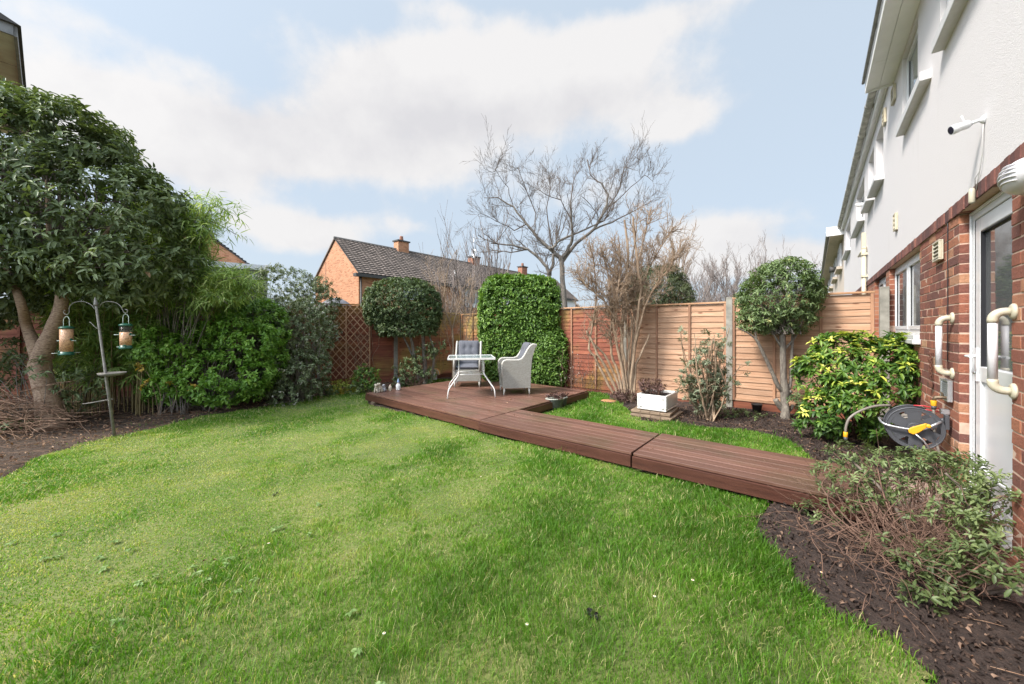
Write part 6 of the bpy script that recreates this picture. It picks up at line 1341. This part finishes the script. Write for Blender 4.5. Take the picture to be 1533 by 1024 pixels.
# ---- small round-headed tree
tb = GP(1175, 627); Ys = 5.95; t = plant('small_tree', 'small round-headed evergreen tree with knobbly forked trunk before the pale fence', 'tree', tb); q = lambda x, y, Y=5.85: PP(x, y, Y)
trunk_mesh(t, [([tb + Vector((0, 0, -.06)), q(1176, 615, 5.8), q(1174, 600), q(1175, 588), q(1173, 565), q(1172, 530), q(1171, 500), q(1168, 470), q(1162, 440)], [.075, .056, .052, .062, .045, .042, .040, .032, .015]), ([q(1174, 586), q(1165, 578), q(1155, 555), q(1143, 530), q(1133, 510), q(1122, 500), q(1103, 490)], [.04, .032, .028, .024, .02, .012, .006]),
    ([q(1176, 586), q(1183, 575), q(1185, 540), q(1187, 500), q(1190, 465)], [.035, .024, .022, .02, .012]), ([q(1174, 615), q(1166, 606), q(1161, 598)], [.045, .042, .036]), ([q(1176, 618), q(1184, 612), q(1187, 606)], [.03, .026, .022]), ([q(1171, 525), q(1185, 512), q(1198, 490), q(1203, 470)], [.022, .018, .013, .008]), ([q(1133, 510), q(1128, 480), q(1126, 455)], [.016, .013, .007]), ([q(1170, 520), q(1158, 500), q(1145, 480), q(1140, 455)], [.02, .017, .013, .008])], M['bark_grey'])
b = MB(); rr = random.Random(4)
for _ in range(9): c = q(1175, 586) - tb + Vector((rr.gauss(0, .04), rr.gauss(0, .03), rr.gauss(0, .03))); b.ball(c, .032, .032, .03, 8, 6)
b.build('knots', M['bark_grey'], t)
blobs = [BL(1164, 440, Ys, .46, .45, .42), BL(1146, 455, Ys, .38, .38, .36), BL(1186, 448, Ys, .30, .38, .42), BL(1133, 478, Ys, .22, .26, .18), BL(1184, 478, Ys, .24, .3, .18), BL(1170, 478, Ys, .30, .3, .18), BL(1175, 415, Ys, .35, .35, .25)]
bush(t, L['photinia'], blobs, 3500, 8, .066, .40, .09, 46, ragged=26, rsize=.32, depth=.4, bias=.07, noise=.10, nscale=6, gap=-.62, gscale=6, droop=.25, up=.8, shape='lance', clump=.15, zmin=1.2, name='crown', dj=.6); inner_twigs(t, blobs, q(1170, 500), 70, 0, M['bark_grey'], 12, 'limbs', wander=.08, r0=.010)
bush(plant('leafy_shrub', 'small green seedling shoots at the foot of the small round-headed tree', 'shrub', GP(1190, 618)), L['photinia'], [BL(1192, 600, 5.8, .13, .12, .14), BL(1203, 610, 5.7, .10, .1, .08)], 40, 6, .055, .45, .06, 47, depth=.8)
t = plant('creeping_plant', 'low greyish creeping plant on the bed in front of the pale fence', 'plant', GP(1105, 622)); bush(t, L['daphne'], [BL(1100, 621, 6.0, .35, .2, .05), BL(1135, 628, 5.8, .3, .15, .04), BL(1165, 640, 5.4, .25, .12, .03)], 150, 6, .04, .5, .05, 48, depth=.9, zmin=.0)
# ---- yellow-green variegated shrub
tb = GP(1290, 655); t = plant('variegated_shrub', 'rounded shrub with yellow-green leaf rosettes beside the house wall', 'shrub', tb)
blobs = [BL(1288, 550, 4.55, .43, .40, .34), BL(1332, 568, 4.2, .26, .33, .32), BL(1245, 565, 4.75, .34, .35, .26), BL(1310, 600, 4.3, .42, .36, .34), BL(1262, 618, 4.6, .42, .32, .30), BL(1345, 540, 4.4, .22, .3, .30), BL(1230, 630, 4.7, .20, .2, .16), BL(1215, 548, 4.8, .14, .15, .10), BL(1258, 530, 4.7, .26, .26, .2)]
o, P, Dn = bush(t, L['choisya'], blobs, 1650, 9, .088, .36, .05, 49, ragged=20, rsize=.4, depth=.45, noise=.12, nscale=6, gap=-.5, gscale=7, rosette=True, spread=1.15, up=1.0, clump=.12, zmin=.05, tipv=0, bias=-.10, dj=.6, upd=.7, curl=.35); inner_twigs(t, blobs, tb, 40, 0, M['twig_red'], 13, r0=.010)
k = (Dn[:, 2] > .45) & (rs.uniform(0, 1, len(P)) < .42); foliage(t, L['choisya'], P[k] + Dn[k] * .045, Dn[k], rs, 9, .080, .028, .02, 0, 1.1, rosette=True, up=1, bias=.40, tipv=0, name='yellow_rosettes', upd=.8, clump=.12)
# ---- foreground shrub, bottom right
tb = Vector((2.42, 2.22, 0)); t = plant('sprawling_shrub', 'sprawling grey-green shrub with tangled red-brown twigs in the near right bed', 'shrub', tb)
q = lambda x, y, Y: PP(x, y, Y)
fb = [BL(1300, 690, 2.75, .22, .22, .10), BL(1355, 700, 2.65, .28, .22, .11), BL(1265, 720, 2.75, .15, .2, .10), BL(1420, 700, 2.45, .20, .2, .09), BL(1455, 735, 2.20, .20, .18, .11), BL(1225, 765, 2.75, .12, .14, .07), BL(1300, 745, 2.6, .18, .15, .08), BL(1490, 770, 2.05, .13, .15, .08), BL(1400, 755, 2.3, .22, .15, .08), BL(1500, 850, 1.80, .16, .14, .08), BL(1420, 850, 1.95, .20, .14, .08), BL(1330, 812, 2.2, .12, .1, .06), BL(1385, 895, 1.85, .10, .08, .05), BL(1475, 800, 1.95, .15, .12, .07)]
o, P, Dn = bush(t, L['daphne'], fb, 850, 8, .044, .36, .045, 50, depth=.75, noise=.2, gap=-.35, gscale=9, spread=1.0, up=.8, clump=.2, zmin=.03, tipv=.15, dj=.8, upd=.6)
rnd = random.Random(101); segs = []
for i in range(150):
    e = Vector(P[rnd.randrange(len(P))]); bb = tb + Vector((rnd.gauss(0, .14), rnd.gauss(0, .14), 0)); mid = bb.lerp(e, rnd.uniform(.4, .7)) + Vector((rnd.gauss(0, .09), rnd.gauss(0, .09), rnd.uniform(-.10, .03))); mid.z = max(mid.z, .03); P_ = spl([bb, mid, e], 6)
    r_ = rnd.uniform(.003, .0065)
    for j in range(len(P_) - 1):
        segs.append((P_[j], P_[j + 1], r_ * (1 - .5 * j / len(P_)), r_ * (1 - .5 * (j + 1) / len(P_))))
        if rnd.random() < .35: grow(segs, rnd, P_[j], (rnd.gauss(0, 1), rnd.gauss(0, 1), rnd.gauss(.1, .6)), rnd.uniform(.06, .22), .0022, 0, seg=4, rmin=.0011, jit=.25, up=.02)
for i in range(150):
    a = rnd.uniform(0, 6.28); rr_ = rnd.uniform(0, .55); p = tb + Vector((math.cos(a) * rr_ * 1.1 - .1, math.sin(a) * rr_ * .9, rnd.uniform(.02, .28))); grow(segs, rnd, p, (rnd.gauss(0, 1), rnd.gauss(0, 1), rnd.gauss(-.05, .35)), rnd.uniform(.15, .5), rnd.uniform(.0015, .003), 1, seg=5, rmin=.0009, jit=.28, up=-.01, nchild=3)
segs = [s_ for s_ in segs if s_[0].z > .005 and s_[1].z > .005 and to_sn(s_[1].x, s_[1].y)[1] > .03]
seg_mesh('stems', segs, M['twig_red'], t, 5)
b = MB()
for pl, r_ in (([(2.5, 2.15, 0), (2.55, 2.1, .2), (2.62, 2.15, .42), (2.55, 2.2, .55)], .012), ([(2.4, 2.2, 0), (2.5, 2.45, .25), (2.45, 2.7, .45)], .012), ([(2.45, 1.95, .02), (2.6, 1.8, .15), (2.5, 1.65, .22)], .011)):
    b.tube([p - tb for p in spl([Vector(v) for v in pl], 6)], [r_ * (1 - .5 * k / 18) for k in range(19 if len(pl) == 4 else 13)], 8)
b.build('main_branches', M['twig_dark'], t)
# ---- brushwood pile, far left
t = plant('brushwood_pile', 'heap of dry brown cut twigs lying left of the forked tree', 'brushwood', GP(20, 640)); rnd = random.Random(111); segs = []
for i in range(420):
    x = rnd.uniform(-8.1, -6.5); y = 5.1 + rnd.gauss(0, .2) + (x + 6.5) * .05; zc_ = abs(rnd.gauss(0, .14)) * (1 - abs(x + 6.9) / 2.2) + .05 + (.30 if rnd.random() < .3 else 0) * max(0, 1 - abs(x + 6.9) / 1.3); grow(segs, rnd, (x, y, zc_), (rnd.choice((-1, 1)), rnd.gauss(0, .35), rnd.gauss(0, .12)), rnd.uniform(.3, .9), rnd.uniform(.003, .007), 1, seg=5, jit=.10, up=-.01, nchild=2, rmin=.002)
segs = [s_ for s_ in segs if s_[0].z > .0 and s_[1].z > 0]; seg_mesh('sticks', segs, M['stick'], t, 4)
# ---- evergreen beyond the fence
t = plant('conifer', 'dark bushy conifer behind the fence to the right of the tall bare shrub', 'tree', PX(990, 11.5)); bl_ = [BL(985, 432, 11.5, .78, .7, .72), BL(1008, 448, 11.3, .50, .5, .50), BL(975, 470, 11.5, .9, .6, .7)]
bush(t, L['conifer'], bl_, 3600, 7, .10, .28, .15, 55, depth=.4, noise=.16, nscale=4, gap=-.5, gscale=5, spread=.8, zmin=.5, clump=.2, name='crown', shape='lance'); inner_twigs(t, bl_, PX(990, 11.5), 120, 0, M['twig_tan'], 15, 'limbs', frac=(.7, 1.12), r0=.018)
# ---- distant bare trees
def far_tree(px, Y, h, w, seed, lbl, grp=None, lvl=3, mat='twig_far', up=.12, r=.12, nch=6, rmin=.010, n0=8):
    t = plant('distant_bare_tree', lbl, 'tree', PX(px, Y), grp); rnd = random.Random(seed); segs = []; b0 = PX(px, Y)
    limb(segs, rnd, [b0, b0 + Vector((0, 0, h * .25))], r, r * .7)
    tr_ = seg_mesh('trunk', segs, M['bark_grey'], t, 6); segs = []
    for i in range(n0):
        a = 6.28 * i / n0 + rnd.uniform(-.4, .4); grow(segs, rnd, b0 + Vector((0, 0, h * rnd.uniform(.12, .3))), (math.cos(a) * w, math.sin(a) * w, 1), h * rnd.uniform(.55, .78), r * .55, lvl, jit=.10, up=up, nchild=nch, ratio=.48, ang=.6, seg=6, rmin=rmin, start=.1)
    seg_mesh('branches', segs, M[mat], t, 3)
G_ = 'distant bare trees beyond the fence'
for i, (px, Y, h, w, lb) in enumerate([(1040, 34, 6.9, .55, 'bare tree with twiggy fan-shaped crown just right of the dark conifer'), (1078, 40, 7.6, .5, 'bare tree between the conifer and the tallest distant tree'), (1112, 33, 7.4, .5, 'tallest distant bare tree, left of the small round-headed tree'), (1148, 42, 7.6, .5, 'distant bare tree partly behind the small round-headed tree'), (1204, 30, 6.6, .6, 'bare tree showing between the small tree and the cream house'), (1060, 30, 3.6, 1.1, 'low brown thicket above the pale fence right of the conifer'), (1130, 28, 3.4, 1.1, 'low brown thicket above the fence post')]):
    far_tree(px, Y, h, w, 200 + i, lb, G_, n0=20 if i > 4 else 8, nch=8 if i > 4 else 6, rmin=.009)
for i, (px, Y, h, w, lb) in enumerate([(700, 15.5, 4.6, .45, 'bare twiggy tree in front of the long brick terrace'), (735, 17, 5.6, .35, 'bare upright tree in front of the right end of the brick terrace'), (672, 15, 4.0, .5, 'bare twiggy tree between the clipped evergreen and the brick terrace'), (930, 20, 4.6, .6, 'bare tree behind the tall tan shrub'), (985, 17, 4.9, .6, 'bare tree rising behind the dark conifer')]):
    far_tree(px, Y, h, w, 220 + i, lb, G_, mat='twig_tan' if i > 2 else 'twig_far', rmin=.005, r=.07, up=.2, lvl=2 if i != 4 else 3, nch=6)
# ---- ivy-like climber stems on the trellis
t = plant('climbing_stems', 'thin bare climbing stems straggling over the trellis', 'climber', GP(545, 583)); rnd = random.Random(121); segs = []
for i in range(9):
    p = Vector(FL[2]).to_3d() + d.to_3d() * 0 if False else None
d_ = (Vector(FL[1]) - Vector(FL[2])).to_3d().normalized(); n_ = Vector((d_.y, -d_.x, 0))
for i in range(10):
    x = rnd.uniform(.5, 1.75); p = Vector((*FL[2], .05)) + d_ * x + n_ * .10; pts = [p]
    for k in range(8): p = p + d_ * rnd.gauss(0, .09) + Vector((0, 0, rnd.uniform(.08, .28))) + n_ * rnd.gauss(0, .006); pts.append(p)
    limb(segs, rnd, spl(pts, 2), .0045, .002, 3, .25, 0, 0)
seg_mesh('stems', segs, M['twig_tan'], t, 4)
# ---- small things on the lawn
def flat_leaf(name, label, cat, p, mat, n, sz, seed, grp=None):
    rs = np.random.RandomState(seed); t = thing(name, label, cat, p, 0, grp); P = np.tile(np.array(list(p)) + np.array([0, 0, .022]), (n, 1)) + rs.normal(0, sz * .25, (n, 3)) * np.array([1, 1, .25]); a = rs.uniform(0, 6.28, n); Dn = np.stack([np.cos(a), np.sin(a), rs.normal(.1, .3, n)], 1)
    V, T = leaf_arrays(P, unit(Dn), unit(np.array([[0, 0, 1.]]) + rs.normal(0, .4, (n, 3))), rs.uniform(.6, 1, n) * sz, rs.uniform(.3, .6, n) * sz, .4, .5); tri_mesh('leaf', V, T, mat, t, np.repeat(rs.uniform(0, 1, n), 8), t.location)
black = leafmat('blackened_leaf', [(0, (.008, .007, .008)), (1, (.02, .016, .018))], .05, .6)
flat_leaf('dead_leaf', 'blackened curled leaf on the lawn near the bottom centre', 'leaf', GP(881, 926), black, 5, .05, 1); flat_leaf('dead_leaf', 'small dark leaf on the lawn toward the middle left', 'leaf', GP(413, 742), black, 3, .04, 2)
flat_leaf('dead_leaf', 'small orange-brown dead leaf lying on the grass left of centre', 'leaf', GP(313, 844), L['litter'], 2, .035, 3)
dz = None
for i, (x, y) in enumerate([(575, 962), (789, 948), (402, 823), (720, 720), (1230, 868), (588, 725), (1037, 880), (980, 905)]):
    p = GP(x, y)
    if dz is None:
        dz = thing('daisy', 'tiny white daisy in the lawn grass', 'daisy', p, 0, 'daisies in the lawn'); b = MB(); b.tube([(0, 0, 0), (0, 0, .042)], .001, 5); b.build('stalk', M['grass'], dz)
        P = np.zeros((11, 3)); P[:, 2] = .042; a = np.arange(11) * 2 * math.pi / 11; V, T = leaf_arrays(P, np.stack([np.cos(a), np.sin(a), a * 0 + .25], 1), np.tile(np.array([[0, 0, 1.]]), (11, 1)), np.full(11, .008), np.full(11, .0038)); tri_mesh('petals', V, T, L['flower'], dz, np.ones(88))
        b = MB(); b.ball((0, 0, .044), .003, .003, .002, 8, 5); b.build('centre', M['orange'], dz); o = dz
    else: o = copy_tree(dz); o.location = p
